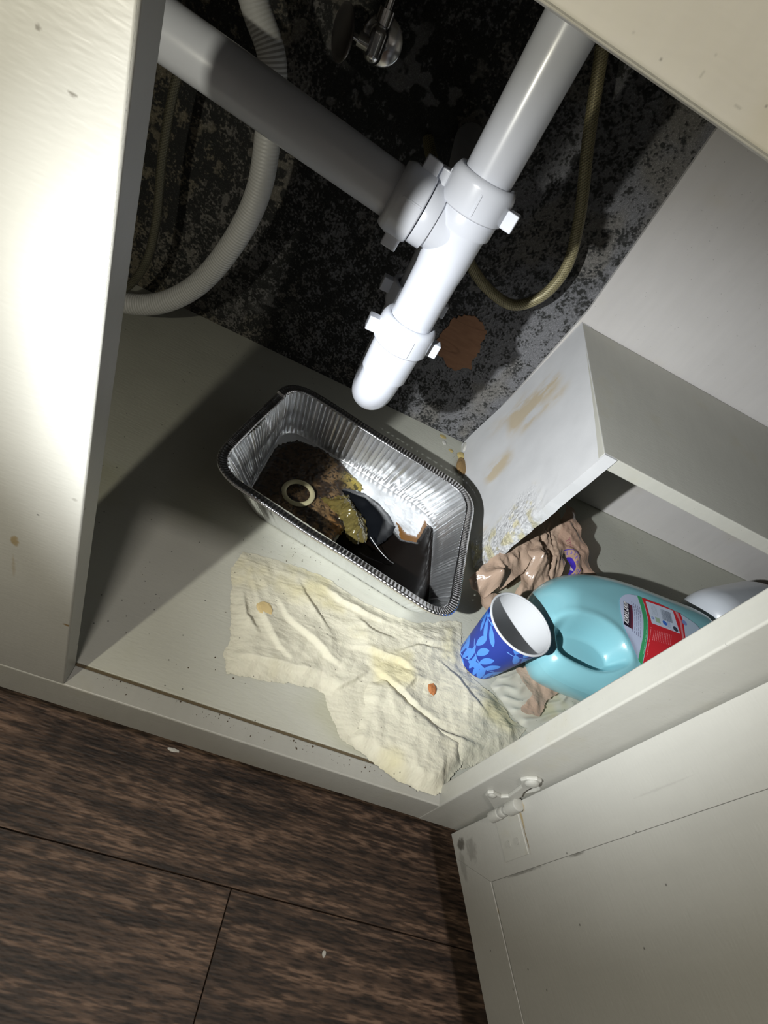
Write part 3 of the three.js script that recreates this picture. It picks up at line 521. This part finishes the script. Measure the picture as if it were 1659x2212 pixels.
// ------------------------------------------------------------------ paper towels on the cabinet floor
const towelMap = dataTex(512, 512, (i, j) => { const n = fbm(i / 60, j / 60, 800, 4), y = smooth(0.5, 0.75, fbm(i / 120 + 3, j / 120, 810, 4)), d = hash(i >> 1, j >> 1, 811) > 0.9992 ? 0.3 : 1, v = (0.93 + 0.07 * n) * d; return [v * mix(1, 0.97, y), v * mix(0.985, 0.92, y), v * mix(0.90, 0.68, y)]; });
const towelBump = dataTex(1024, 1024, (i, j) => { const w = 0.35 * fbm(i / 260, j / 260, 818, 2), a = i / 120 + w, b = j / 120 - w, v = 0.5 * facet(a * 0.9 + b * 0.5, b * 1.5 - a * 0.4, 820) + 0.3 * facet(b * 1.3, a * 3.1, 821) + 0.14 * facet(a * 2.4, b * 9, 822) + 0.06 * facet(a * 15, b * 16, 823); return [v, v, v]; }, false);
const matTowel = std({ color: rgb(0.56, 0.545, 0.465), map: scaled(towelMap, 4, 4), bumpMap: scaled(towelBump, 4, 4), bumpScale: 0.0035, roughness: 0.9, side: THREE.DoubleSide });
const crumple = (s, dir, big, fine) => (x, z) => {
  const c = Math.cos(dir), n = Math.sin(dir), w = 0.010 * (fbm(x * 14, z * 14, s, 2) - 0.5), a = x * c + z * n + w, b = -x * n + z * c + w;
  return big * (0.75 * facet(a * 14, b * 30, s + 1) + 0.42 * facet(a * 26 + 3, b * 70, s + 2)) + fine * (0.8 * facet(a * 30, b * 190, s + 3) * smooth(0.35, 0.65, noise(a * 16, b * 16, s + 5)) + 0.35 * facet(a * 120, b * 130, s + 4));
};
{
  const A = ragged(flat([[500, 1226], [525, 1190], [588, 1206], [640, 1222], [700, 1245], [760, 1285], [840, 1325], [900, 1345], [985, 1340], [998, 1345], [998, 1385], [1003, 1440], [1036, 1476], [1075, 1508], [1108, 1556], [1140, 1572], [1115, 1612], [1060, 1640], [1000, 1662], [930, 1640], [860, 1660], [800, 1630], [748, 1606], [735, 1594], [718, 1556], [702, 1500], [682, 1488], [600, 1473], [490, 1455], [482, 1405], [498, 1370], [498, 1300]], 0.002), 0.0018, 0.006, 830);
  // folds seen in the towel: each lifts the paper on one side and falls off sharply on the other
  const folds = [[[548, 1262], [566, 1330], [600, 1400], [640, 1440]], [[520, 1260], [528, 1330], [560, 1375]], [[690, 1262], [735, 1300], [790, 1330], [850, 1352]], [[735, 1395], [790, 1404], [860, 1432], [905, 1462]], [[660, 1372], [705, 1420], [735, 1440]], [[640, 1250], [655, 1290], [690, 1340], [712, 1372]], [[590, 1280], [620, 1335], [680, 1390], [725, 1438]], [[800, 1440], [845, 1480], [900, 1530], [960, 1570]], [[880, 1380], [930, 1392], [985, 1388]], [[905, 1560], [960, 1590], [1030, 1612]], [[700, 1500], [760, 1470], [800, 1445]], [[930, 1420], [975, 1460], [1010, 1500], [1060, 1560]], [[505, 1410], [560, 1425], [640, 1445], [700, 1455]], [[760, 1330], [800, 1370], [860, 1390]], [[840, 1420], [900, 1400], [960, 1410]], [[860, 1500], [890, 1470], [950, 1480]]]
    .map((l, k) => ({ p: l.map(([u, v]) => { const q = onY(u, v, 0.004); return [q.x, q.z]; }), a: 0.0035 + 0.003 * hash(k, 1, 5), w: 0.010 + 0.010 * hash(k, 2, 5), f: hash(k, 3, 5) > 0.5 ? 1 : -1 }));
  const fold = (x, z) => { let h = 0; for (const { p, a, w, f } of folds) { let best = 1e9, sd = 0, en = 1; for (let i = 0; i + 1 < p.length; i++) { const [ax, az] = p[i], ex = p[i + 1][0] - ax, ez = p[i + 1][1] - az, L2 = ex * ex + ez * ez, t0 = ((x - ax) * ex + (z - az) * ez) / L2, t = Math.min(1, Math.max(0, t0)), d = Math.hypot(x - ax - t * ex, z - az - t * ez); if (d < best) { best = d; sd = Math.sign((x - ax) * ez - (z - az) * ex) * f; en = (i + t) / (p.length - 1); } } const k = sd > 0 ? Math.exp(-best / w) : Math.exp(-((best / 0.0022) ** 2)); h += a * k * Math.sin(Math.PI * Math.min(0.97, Math.max(0.03, en))); } return h; };
  const h1 = crumple(840, 1.1, 0.005, 0.0016), h2 = crumple(850, -0.5, 0.006, 0.0018);
  solo('paper_towel', sheet(A, 0.0016, (x, z, d) => 0.0008 + smooth(-0.001, 0.018, d) * (mix(h1(x, z), h2(x, z), smooth(-0.25, -0.13, x)) + 0.0008 + fold(x, z)) * (0.25 + 0.75 * smooth(-0.24, -0.17, z)) + 0.0008 * noise(x * 160, z * 160, 852)), matTowel, 'large creased cream paper towel spread in front of the foil pan', 'paper towel');
  const B = ragged(flat([[752, 1600], [768, 1540], [790, 1462], [830, 1450], [880, 1500], [950, 1560], [1010, 1600], [1000, 1655], [975, 1680], [965, 1702], [944, 1718], [905, 1708], [855, 1680], [800, 1642]], 0.006), 0.0016, 0.005, 860);
  const h3 = crumple(870, 1.25, 0.007, 0.0036);
  solo('paper_towel', sheet(B, 0.002, (x, z, d) => 0.0030 + smooth(0.001, 0.016, d) * (h3(x, z) + 0.0042) + 0.0006 * noise(x * 160, z * 160, 872)), matTowel, 'folded paper towel flap hanging over the cabinet sill', 'paper towel');
  const Cc = ragged(flat([[1058, 1480], [1085, 1452], [1130, 1440], [1180, 1462], [1245, 1482], [1260, 1500], [1240, 1550], [1180, 1590], [1140, 1580], [1108, 1548]], 0.002), 0.0012, 0.005, 880);
  solo('paper_towel', sheet(Cc, 0.0018, (x, z, d) => 0.001 + smooth(0, 0.01, d) * (0.0026 * Math.pow(0.5 + 0.5 * Math.sin((x * 0.55 + z * 1) * 420 + 5 * noise(x * 40, z * 40, 885)), 2) + 0.0014 * noise(x * 30, z * 30, 886))), std({ color: rgb(0.54, 0.535, 0.49), map: scaled(towelMap, 5, 5), roughness: 0.9, side: THREE.DoubleSide }), 'finely pleated white paper towel under the green jug', 'paper towel');
  const st = onY(573, 1313, 0.006), sg = []; for (let k = 0; k < 20; k++) { const a = k / 20 * 6.283; sg.push([st.x + 0.0075 * Math.cos(a) * (1 + 0.1 * Math.sin(3 * a)), st.z + 0.0058 * Math.sin(a)]); }
}

// ------------------------------------------------------------------ paper cup
{
  const m = onY(1117, 1347, 0.087), cx = 0.0425, cz = -0.179;
  const cup = thing('paper_cup', 'blue paper cup with light blue leaf print', 'cup', [cx, 0.0006, cz]);
  const print = canvasTex(1024, 512, (g, w, h) => {
    g.fillStyle = '#1b3490'; g.fillRect(0, 0, w, h); g.fillStyle = '#4d8adf'; g.strokeStyle = '#6c9ee8'; g.lineWidth = 4; g.lineCap = 'round';
    const leaf = (x, y, a, L, B) => { g.save(); g.translate(x, y); g.rotate(a); g.beginPath(); g.moveTo(0, 0); g.bezierCurveTo(L * 0.25, -B, L * 0.8, -B, L, 0); g.bezierCurveTo(L * 0.8, B * 0.9, L * 0.25, B * 0.7, 0, 0); g.fill(); g.restore(); };
    const sprig = (x0, y0, dir, n) => { g.save(); g.translate(x0, y0); g.scale(1.25, 2.0); g.rotate(dir); g.beginPath(); g.moveTo(-30, 4); g.bezierCurveTo(40, 18, 120, 14, 34 * n + 30, -22); g.stroke();
      for (let k = 0; k < n; k++) { const x = k * 42, y = 10 - 0.004 * (x - 80) * (x - 80) * 0.5; leaf(x, y, -1.75 + 0.13 * k, 74, 25); leaf(x, y, 0.95 - 0.08 * k, 84, 19); } leaf(42 * n, -14, -0.25, 92, 27); g.restore(); };
    const spots = []; for (let r = 0; r < 3; r++) for (let k = 0; k < 3; k++) spots.push([k * 341 + (r % 2) * 170 - 30, 60 + r * 225, r % 2]);
    for (const [x, y, o] of spots) for (const s of [-1024, 0, 1024]) sprig(x + s, y, o ? 0.35 : -0.12, 4);
  });
  const HT = 0.087, rb = 0.0255, rt = 0.0385, n = 14, out = [], inn = [];
  for (let k = 0; k <= n; k++) { const t = k / n; out.push([mix(rb, rt, t), HT * t]); inn.push([mix(rb - 0.0006, rt - 0.0005, t), Math.max(0.006, HT * t)]); }
  const body = lathe(out, 72); mesh('cup_wall', body, std({ map: print, roughness: 0.42 }), cup).userData.label = 'blue wall printed with leaf sprigs';
  const white = std({ color: rgb(0.56, 0.57, 0.58), roughness: 0.5, side: THREE.DoubleSide });
  mesh('cup_lining', lathe([[0, 0.006], [rb - 0.0006, 0.006], ...inn.slice(1)], 72), white, cup).userData.label = 'plain white lining';
  const rim = new THREE.TorusGeometry(rt + 0.0004, 0.0014, 12, 72); rim.rotateX(Math.PI / 2); rim.translate(0, HT, 0); mesh('rolled_rim', rim, white, cup);
  cup.rotation.set(-0.03, 2.2, 0.02);
}

// ------------------------------------------------------------------ green jug lying on its side
{
  const jug = thing('detergent_jug', 'translucent sea-green detergent jug with handle lying beside the paper cup', 'jug', [0.23, 0, -0.26]);
  const O = jug.position, T2 = 0.098, y0 = 0.003;
  const drop = (x, z) => 1 - 0.27 * smooth(-0.265, -0.165, z) * smooth(0.30, 0.20, x) - 0.10 * smooth(-0.30, -0.34, z);
  const curve = new THREE.CatmullRomCurve3([[0.090, -0.195], [0.086, -0.235], [0.091, -0.268], [0.112, -0.297], [0.150, -0.322], [0.21, -0.342], [0.29, -0.352], [0.365, -0.355], [0.388, -0.342], [0.398, -0.30], [0.398, -0.22], [0.386, -0.178], [0.34, -0.168], [0.26, -0.160], [0.18, -0.156], [0.125, -0.157], [0.104, -0.163], [0.094, -0.176]].map(([x, z]) => V3(x, 0, z)), true, 'centripetal');
  const outline = curve.getPoints(160).slice(0, -1).map((p) => [p.x, p.z]);
  const rec = [[1196, 1345, 0.093], [1199, 1392, 0.084], [1222, 1413, 0.080], [1285, 1446, 0.079], [1312, 1449, 0.081], [1345, 1440, 0.085], [1362, 1425, 0.088], [1357, 1390, 0.094], [1335, 1362, 0.096], [1300, 1340, 0.096], [1255, 1326, 0.096], [1212, 1322, 0.096]].map(([u, v, y]) => onY(u, v, y));
  const hole = new THREE.CatmullRomCurve3(rec.map((p) => V3(p.x, 0, p.z)), true, 'centripetal').getPoints(80).slice(0, -1).map((p) => [p.x, p.z]);
  const matJug = new THREE.MeshPhysicalMaterial({ color: rgb(0.23, 0.50, 0.555), roughness: 0.3, clearcoat: 0.5, clearcoatRoughness: 0.18 });
  const MID = 0.046, round = (d, r) => { const t = 1 - Math.min(1, d / r); return Math.sqrt(Math.max(0, 1 - t * t)); };
  const deep = (x, z) => { const d = nearest(hole, x, z)[1]; return inside(hole, x, z) ? d : -d; };
  const upper = (x, z, d) => {                                    // rounded shoulder, a moulded ridge and a sunk grip
    const k = deep(x, z), rib = 0.0016 * Math.max(0, Math.sin((z * 0.8 - x * 0.5) * 520)) * smooth(0.078, 0.085, x) * smooth(0.104, 0.096, x) * smooth(-0.226, -0.218, z) * smooth(-0.176, -0.184, z);
    return MID + (T2 - MID) * drop(x, z) * round(d, 0.042) - 0.030 * smooth(-0.003, 0.012, k) * smooth(0.008, 0.030, d) + 0.0012 * Math.exp(-(((k + 0.006) / 0.005) ** 2)) * smooth(0.004, 0.016, d) + rib;
  };
  const inset = (d) => outline.map((p, i) => { const n = outline.length, a = outline[(i + n - 2) % n], b = outline[(i + 2) % n], l = Math.hypot(b[0] - a[0], b[1] - a[1]); return [p[0] - (b[1] - a[1]) / l * d, p[1] + (b[0] - a[0]) / l * d]; });
  const turn = inside(outline, ...inset(0.005)[10]) ? 1 : -1;
  const shell = (h, step, flip) => {
    const ds = [0, 0.0004, 0.0012, 0.0026, 0.0045, 0.007, 0.010, 0.0135, 0.017], n = outline.length, pos = [], idx = [];
    ds.forEach((d) => inset(turn * d).forEach(([x, z]) => pos.push(x, h(x, z, d), z)));
    for (let k = 0; k + 1 < ds.length; k++) for (let i = 0; i < n; i++) { const a = k * n + i, b = k * n + (i + 1) % n; idx.push(a, b, a + n, b, b + n, a + n); }
    const band = new THREE.BufferGeometry(); band.setAttribute('position', new THREE.Float32BufferAttribute(pos, 3)); band.setAttribute('uv', new THREE.Float32BufferAttribute(new Float32Array(pos.length / 3 * 2), 2)); band.setIndex(idx); band.computeVertexNormals();
    const nn = band.attributes.normal, up = nn.getY(n * 7 + 5) > 0; if (up === flip) { band.index.array.reverse(); band.computeVertexNormals(); }
    const core = sheet(inset(turn * 0.0125), step, (x, z) => h(x, z, nearest(outline, x, z)[1])); if (flip) { core.index.array.reverse(); core.computeVertexNormals(); }
    return [band, core];
  };
  const ug = shell(upper, 0.0021, false), lg0 = shell((x, z, d) => MID - (MID - y0) * round(d, 0.030), 0.004, true);
  const gg = mergeGeometries([...ug, ...lg0]); gg.translate(-O.x, 0, -O.z);
  mesh('jug_body', gg, matJug, jug).userData.label = 'sea-green body with a sunken grip';
  const cap = lathe([[0, 0], [0.017, 0], [0.0175, 0.002], [0.0175, 0.020], [0.016, 0.026], [0, 0.026]], 32); cap.rotateZ(Math.PI / 2);
  // label: printed film following the upper face
  const LX0 = 0.175, LX1 = 0.385, LZ0 = -0.335, LZ1 = -0.165, CW = 1020, CH = 1260;
  const top = (x, z) => upper(x, z, nearest(outline, x, z)[1]);
  const lab = flat([[1335, 1303], [1336, 1295], [1342, 1288], [1354, 1285], [1371, 1288], [1420, 1306], [1466, 1327], [1500, 1350], [1520, 1375], [1530, 1420], [1500, 1480], [1440, 1470], [1392, 1424], [1388, 1419], [1367, 1386], [1348, 1352], [1339, 1325]], 0.0965);
  const cv = (u, v) => { const q = onY(u, v, 0.0965); return [(LZ1 - q.z) / (LZ1 - LZ0) * CW, (q.x - LX0) / (LX1 - LX0) * CH]; };
  const tex = canvasTex(CW, CH, (c) => {
    c.fillStyle = '#b9c3dc'; c.fillRect(0, 0, CW, CH);
    const path = (pts) => { c.beginPath(); pts.forEach(([u, v], k) => { const q = cv(u, v); k ? c.lineTo(q[0], q[1]) : c.moveTo(q[0], q[1]); }); };
    path([[1380, 1286], [1390, 1311], [1397, 1341], [1400, 1375], [1399, 1440], [1520, 1500], [1580, 1370], [1486, 1330]]); c.closePath(); c.fillStyle = '#c92a33'; c.fill();
    path([[1371, 1282], [1381, 1312], [1387, 1341], [1390, 1371], [1388, 1440], [1398, 1440], [1399, 1375], [1396, 1341], [1389, 1311], [1380, 1284]]); c.closePath(); c.fillStyle = '#3f9d66'; c.fill();
    path([[1460, 1310], [1473, 1345], [1480, 1400], [1560, 1420], [1560, 1330]]); c.closePath(); c.fillStyle = '#b4c6d8'; c.fill();
    path([[1452, 1318], [1465, 1345], [1472, 1390], [1476, 1392], [1469, 1345], [1458, 1318]]); c.closePath(); c.fillStyle = '#d08a90'; c.fill();
    path([[1391, 1300], [1405, 1348], [1466, 1371], [1450, 1321]]); c.closePath(); c.fillStyle = '#c3cedf'; c.fill();
    // white letters on a dark plate
    const a = cv(1347.5, 1348), b = cv(1343.5, 1300), e = cv(1364, 1349); const ang = Math.atan2(b[1] - a[1], b[0] - a[0]), L = Math.hypot(b[0] - a[0], b[1] - a[1]), hh = Math.hypot(e[0] - a[0], e[1] - a[1]);
    c.save(); c.translate(a[0], a[1]); c.rotate(ang); const gr = c.createLinearGradient(0, 0, 0, hh); gr.addColorStop(0, '#151524'); gr.addColorStop(0.55, '#241a2c'); gr.addColorStop(1, '#7a3040'); c.fillStyle = gr; c.fillRect(0, 0, L, hh);
    c.fillStyle = '#f4f2f4'; c.font = 'italic bold 40px sans-serif'; const tw = c.measureText('KIRKLAND').width; c.save(); c.translate(L * 0.05, hh * 0.52); c.scale(L * 0.90 / tw, hh * 0.50 / 30); c.transform(1, 0, -0.18, 1, 4, 0); c.fillText('KIRKLAND', 0, 0); c.restore();
    c.restore();
    // rows of fine print, too small to read in the photograph
    const rows = (u0, v0, u1, v1, du, dv, n, col, lw, s) => { c.strokeStyle = col; c.lineWidth = lw; for (let k = 0; k < n; k++) { const A = cv(u0 + du * k, v0 + dv * k), B = cv(u1 + du * k, v1 + dv * k); let t = 0.02 * hash(k, s, 2); c.beginPath(); while (t < 0.97) { const w = 0.05 + 0.11 * hash(Math.round(t * 1000), k, s); c.moveTo(mix(A[0], B[0], t), mix(A[1], B[1], t)); c.lineTo(mix(A[0], B[0], Math.min(0.98, t + w)), mix(A[1], B[1], Math.min(0.98, t + w))); t += w + 0.03; } c.stroke(); } };
    rows(1368, 1364, 1361, 1300, 4.3, 3.2, 5, '#5d5a7c', 4, 3); rows(1397, 1410, 1395, 1345, 0.01, 0, 1, '#9ad0aa', 4, 4);
    rows(1410, 1383, 1411, 1361, 3.6, 1.2, 11, '#e58f94', 4, 5); rows(1404, 1415, 1404, 1355, 0, 0, 1, '#efb0b2', 3, 6);
    const bars = (u0, v0, u1, v1, n, col) => { c.fillStyle = col; for (let k = 0; k < n; k++) { const t = k / n, A = cv(mix(u0, u1, t), mix(v0, v1, t)), B = cv(mix(u0, u1, t) + 4 + 1.4, mix(v0, v1, t) + 23); c.strokeStyle = col; c.lineWidth = 2 + 4 * hash(k, 1, 8); c.beginPath(); c.moveTo(...A); c.lineTo(...B); c.stroke(); } };
    bars(1423, 1317, 1446, 1326, 16, '#6d7888'); rows(1407, 1329, 1403, 1308, 2.6, 1, 5, '#8d98a6', 3, 9);
    const disc = (u, v, r, col) => { const q = cv(u, v); c.fillStyle = col; c.beginPath(); c.arc(q[0], q[1], r, 0, 7); c.fill(); };
    disc(1433, 1348, 22, '#3d6fc8'); disc(1456, 1361, 24, '#3a4150'); disc(1475, 1347, 26, '#7d90c4'); disc(1407, 1337, 12, '#5d7cc0'); disc(1407, 1337, 6, '#c3cedf');
    const q = cv(1418, 1342); c.fillStyle = '#9db39a'; c.fillRect(q[0] - 24, q[1] - 22, 48, 44); rows(1440, 1357, 1439, 1343, 2.2, 1, 3, '#5878c0', 3, 11);
  });
  const lg = sheet(lab, 0.0016, (x, z) => top(x, z) + 0.0011);
  { const q = lg.attributes.position, uv = lg.attributes.uv; for (let i = 0; i < q.count; i++) { const x = q.getX(i), z = q.getZ(i); uv.setXY(i, (LZ1 - z) / (LZ1 - LZ0), 1 - (x - LX0) / (LX1 - LX0)); q.setX(i, x - O.x); q.setZ(i, z - O.z); } lg.computeVertexNormals(); }
  mesh('jug_label', lg, std({ map: tex, roughness: 0.35, side: THREE.DoubleSide }), jug).userData.label = 'red, green and white printed label';
}
// white translucent bottle further right
{
  const b = thing('white_bottle', 'cloudy white plastic bottle half hidden behind the hinge stile', 'bottle', [0.450, 0.054, -0.383]);
  const prof = [[0, -0.062], [0.02, -0.0615], [0.036, -0.056], [0.046, -0.043], [0.050, -0.02], [0.050, 0.10], [0.045, 0.13], [0.025, 0.15], [0.016, 0.155], [0.016, 0.175], [0, 0.175]];
  const g = lathe(prof, 40); g.rotateZ(-Math.PI / 2);
  const m = mesh('bottle_body', g, new THREE.MeshPhysicalMaterial({ color: rgb(0.55, 0.58, 0.62), roughness: 0.3, clearcoat: 0.4, clearcoatRoughness: 0.2 }), b); m.rotation.y = 0.55;
  const c = lathe([[0, 0.158], [0.019, 0.158], [0.019, 0.182], [0, 0.182]], 28); c.rotateZ(-Math.PI / 2); const k = mesh('bottle_cap', c, std({ color: rgb(0.6, 0.6, 0.6), roughness: 0.4 }), b); k.rotation.y = 0.55;
}

// ------------------------------------------------------------------ tan plastic bag crushed between shelf and jug
{
  const bag = thing('plastic_bag', 'crumpled tan plastic bag with purple print squeezed behind the green jug', 'bag');
  const bagMat = (map) => new THREE.MeshPhysicalMaterial({ color: map ? rgb(1, 1, 1) : rgb(0.48, 0.345, 0.255), map: map ?? null, bumpMap: scaled(towelBump, map ? 1.6 : 6, map ? 1.8 : 6), bumpScale: 0.002, roughness: 0.22, transmission: 0.2, thickness: 0, side: THREE.DoubleSide });
  const plain = bagMat(null);
  const film = (ctrl, s, amp, mat, dir = 0.5) => {
    const pts = ctrl.filter((c) => !c[3]).map(([u, v, y]) => onY(u, v, y)), all = ctrl.map(([u, v, y]) => onY(u, v, y));
    const base = (x, z) => { let a = 0, b = 0; for (const q of all) { const w = 1 / ((q.x - x) ** 2 + (q.z - z) ** 2 + 2e-5) ** 1.5; a += w * q.y; b += w; } return a / b; };
    const c = Math.cos(dir), n = Math.sin(dir);
    const g = sheet(ragged(pts.map((q) => [q.x, q.z]), 0.002, 0.006, s), 0.0017, (x, z, d) => { const A = x * c + z * n, B = -x * n + z * c; return Math.max(0.002, base(x, z) + amp * smooth(0, 0.02, d) * (0.9 * facet(A * 26, B * 62, s) + 0.55 * facet(A * 60, B * 150, s + 1) + 0.2 * facet(A * 190, B * 260, s + 2) - 0.8)); });
    return mesh('bag_film', g, mat, bag);
  };
  film([[1012, 1252, 0.030], [1040, 1222, 0.040], [1080, 1193, 0.050], [1120, 1162, 0.056], [1160, 1133, 0.060], [1166, 1165, 0.058], [1150, 1205, 0.050], [1128, 1240, 0.036], [1080, 1275, 0.024], [1045, 1293, 0.016], [1022, 1275, 0.022], [1090, 1230, 0.060, 1]], 900, 0.016, plain, 0.9);
  film([[1132, 1165, 0.050], [1168, 1122, 0.062], [1205, 1103, 0.066], [1219, 1130, 0.062], [1212, 1170, 0.050], [1222, 1215, 0.035], [1205, 1262, 0.022], [1160, 1285, 0.018], [1125, 1330, 0.012], [1100, 1352, 0.008], [1108, 1300, 0.014], [1125, 1250, 0.028], [1170, 1195, 0.058, 1]], 910, 0.018, plain, 1.3);
  const X0 = 0.05, X1 = 0.30, Z0 = -0.48, Z1 = -0.20;
  const print = canvasTex(1000, 1120, (c) => {
    c.fillStyle = '#bf9f8a'; c.fillRect(0, 0, 1000, 1120);
    const cv = (u, v, y) => { const q = onY(u, v, y); return [(q.x - X0) / (X1 - X0) * 1000, (q.z - Z0) / (Z1 - Z0) * 1120]; };
    const o = cv(1233, 1218, 0.040), r = Math.abs(cv(1256, 1218, 0.040)[0] - o[0]) * 0.98; c.strokeStyle = '#5a49b8'; c.fillStyle = '#4a36b4'; c.lineWidth = 5;
    c.beginPath(); c.arc(o[0], o[1], r, 0, 7); c.stroke(); c.beginPath(); c.arc(o[0], o[1], r * 0.56, 0, 7); c.fill();
    c.fillStyle = '#d9c4d2'; c.beginPath(); c.moveTo(o[0] - r * 0.5, o[1] + r * 0.34); c.lineTo(o[0] - r * 0.05, o[1] - r * 0.22); c.lineTo(o[0] + r * 0.1, o[1] + r * 0.05); c.lineTo(o[0] + r * 0.5, o[1] + r * 0.2); c.lineTo(o[0], o[1] + r * 0.3); c.closePath(); c.fill();
    c.fillStyle = '#6f5fc0'; c.font = 'bold ' + Math.round(r * 0.27) + 'px sans-serif'; [...'ESTED CONT'].forEach((ch, k) => { c.save(); c.translate(o[0], o[1]); c.rotate(-0.5 + k * 0.36); c.fillText(ch, -r * 0.1, -r * 0.68); c.restore(); });
    const t = cv(1224, 1163, 0.055); c.save(); c.translate(t[0], t[1]); c.rotate(0.6); c.fillStyle = '#a0606a'; c.font = 'italic 34px serif'; c.fillText('Than', 0, 0); c.restore();
  });
  const f3 = film([[1206, 1172, 0.052], [1216, 1130, 0.064], [1222, 1090, 0.074], [1236, 1096, 0.072], [1250, 1130, 0.062], [1262, 1170, 0.050], [1280, 1232, 0.030], [1304, 1288, 0.012], [1262, 1275, 0.014], [1226, 1258, 0.022], [1228, 1215, 0.036], [1240, 1190, 0.050, 1]], 920, 0.008, bagMat(print), 0.2);
  { const q = f3.geometry.attributes.position, uv = f3.geometry.attributes.uv; for (let i = 0; i < q.count; i++) uv.setXY(i, (q.getX(i) - X0) / (X1 - X0), 1 - (q.getZ(i) - Z0) / (Z1 - Z0)); }
  film([[1030, 1280, 0.018], [1055, 1278, 0.020], [1078, 1285, 0.018], [1084, 1320, 0.010], [1080, 1352, 0.006], [1062, 1345, 0.006], [1045, 1312, 0.008]], 930, 0.008, plain, 0.1);
  film([[1112, 1440, 0.012], [1150, 1442, 0.016], [1190, 1462, 0.018], [1222, 1478, 0.014], [1230, 1492, 0.010], [1200, 1502, 0.009], [1182, 1515, 0.008], [1165, 1548, 0.006], [1140, 1545, 0.006], [1124, 1534, 0.006], [1140, 1512, 0.009], [1150, 1498, 0.012], [1128, 1472, 0.013]], 940, 0.008, plain, 0.8);
}

// ------------------------------------------------------------------ debris
{
  const chip = (name, u, v, r, h, mat, label, cat, sx = 1, sz = 1, y = 0) => {
    const p = onY(u, v, y + h / 2), g = new THREE.IcosahedronGeometry(1, 2), q = g.attributes.position;
    for (let i = 0; i < q.count; i++) { const k = 0.75 + 0.5 * noise(q.getX(i) * 2.3 + u, q.getZ(i) * 2.3 + q.getY(i) * 1.7 + v, 960); q.setXYZ(i, q.getX(i) * r * sx * k, q.getY(i) * h / 2 * k, q.getZ(i) * r * sz * k); }
    g.computeVertexNormals(); const m = solo(name, g, mat, label, cat); m.position.set(p.x, y + h * 0.45, p.z); return m;
  };
  const brown = std({ color: rgb(0.24, 0.15, 0.06), roughness: 0.9 }), flake = std({ color: rgb(0.55, 0.54, 0.49), roughness: 0.6 }), tan = std({ color: rgb(0.42, 0.33, 0.13), roughness: 0.9 });
  chip('board_chunk', 998, 1008, 0.016, 0.012, brown, 'brown crumbled chunk of particleboard beside the boxed shelf', 'debris', 0.62, 1.3);
  chip('board_chunk', 996, 984, 0.007, 0.008, tan, 'small tan lump of particleboard above the brown chunk', 'debris', 1, 1.2);
  chip('board_chunk', 1012, 968, 0.011, 0.016, flake, 'pale swollen splinter at the foot of the boxed shelf', 'debris', 0.9, 1.7);
  chip('paint_flake', 960, 956, 0.0045, 0.002, flake, 'bright white paint flake near the mouldy wall', 'debris', 0.8, 1.3);
  chip('paint_flake', 957, 943, 0.006, 0.0016, tan, 'yellow paint flake against the mouldy wall', 'debris', 1, 0.8);
  chip('paint_flake', 974, 973, 0.005, 0.0016, tan, 'yellow paint flake between the foil pan and the boxed shelf', 'debris', 1, 0.8);
  chip('food_crumb', 934, 1488, 0.006, 0.005, std({ color: rgb(0.33, 0.12, 0.035), roughness: 0.8 }), 'rusty brown crumb on the large paper towel', 'crumb', 0.9, 1.1, 0.006);
  chip('dried_blob', 573, 1314, 0.0085, 0.0022, std({ color: rgb(0.52, 0.40, 0.19), roughness: 0.5 }), 'flat tan blob dried on the large paper towel', 'stain', 1.05, 0.8, 0.0085);
  chip('floor_crumb', 375, 1620, 0.005, 0.002, flake, 'white crumb on the plank floor under the sill', 'crumb', 1.2, 0.4, FY);
  chip('floor_crumb', 700, 2060, 0.003, 0.002, flake, 'white crumb near a plank seam', 'crumb', 0.6, 1, FY);
  // grit scattered over towels, sill and cabinet floor: too fine to count
  const parts = [], base = new THREE.OctahedronGeometry(1, 0);
  for (let k = 0; k < 330; k++) {
    const zone = rnd(); let u, v;
    if (zone < 0.4) { u = 880 + 180 * rnd(); v = 1360 + 260 * rnd(); } else if (zone < 0.55) { u = 560 + 140 * rnd(); v = 1160 + 60 * rnd(); } else if (zone < 0.8) { const t = rnd(); u = 200 + 740 * t; v = 1465 + 245 * t + 26 * (rnd() - 0.5); } else { u = 240 + 500 * rnd(); v = 1200 + 280 * rnd(); }
    const onPaper = u > 500 && v > 1230 && v < 1600 && u < 1050 && zone < 0.4, y = onPaper ? 0.0055 : 0.0004, p = onY(u, v, y), r = 0.00025 + 0.0007 * rnd() ** 5;
    const g = base.clone(); g.scale(r * (0.7 + rnd()), r * 0.6, r * (0.7 + rnd())); g.rotateY(rnd() * 6); g.translate(p.x, y, p.z); parts.push(g);
  }
  const m = solo('grit', mergeGeometries(parts), std({ color: rgb(0.07, 0.05, 0.03), roughness: 0.95 }), 'dark grit scattered over the towels, sill and cabinet floor', 'grit'); m.userData.kind = 'stuff';
}

renderer.render(scene, camera);
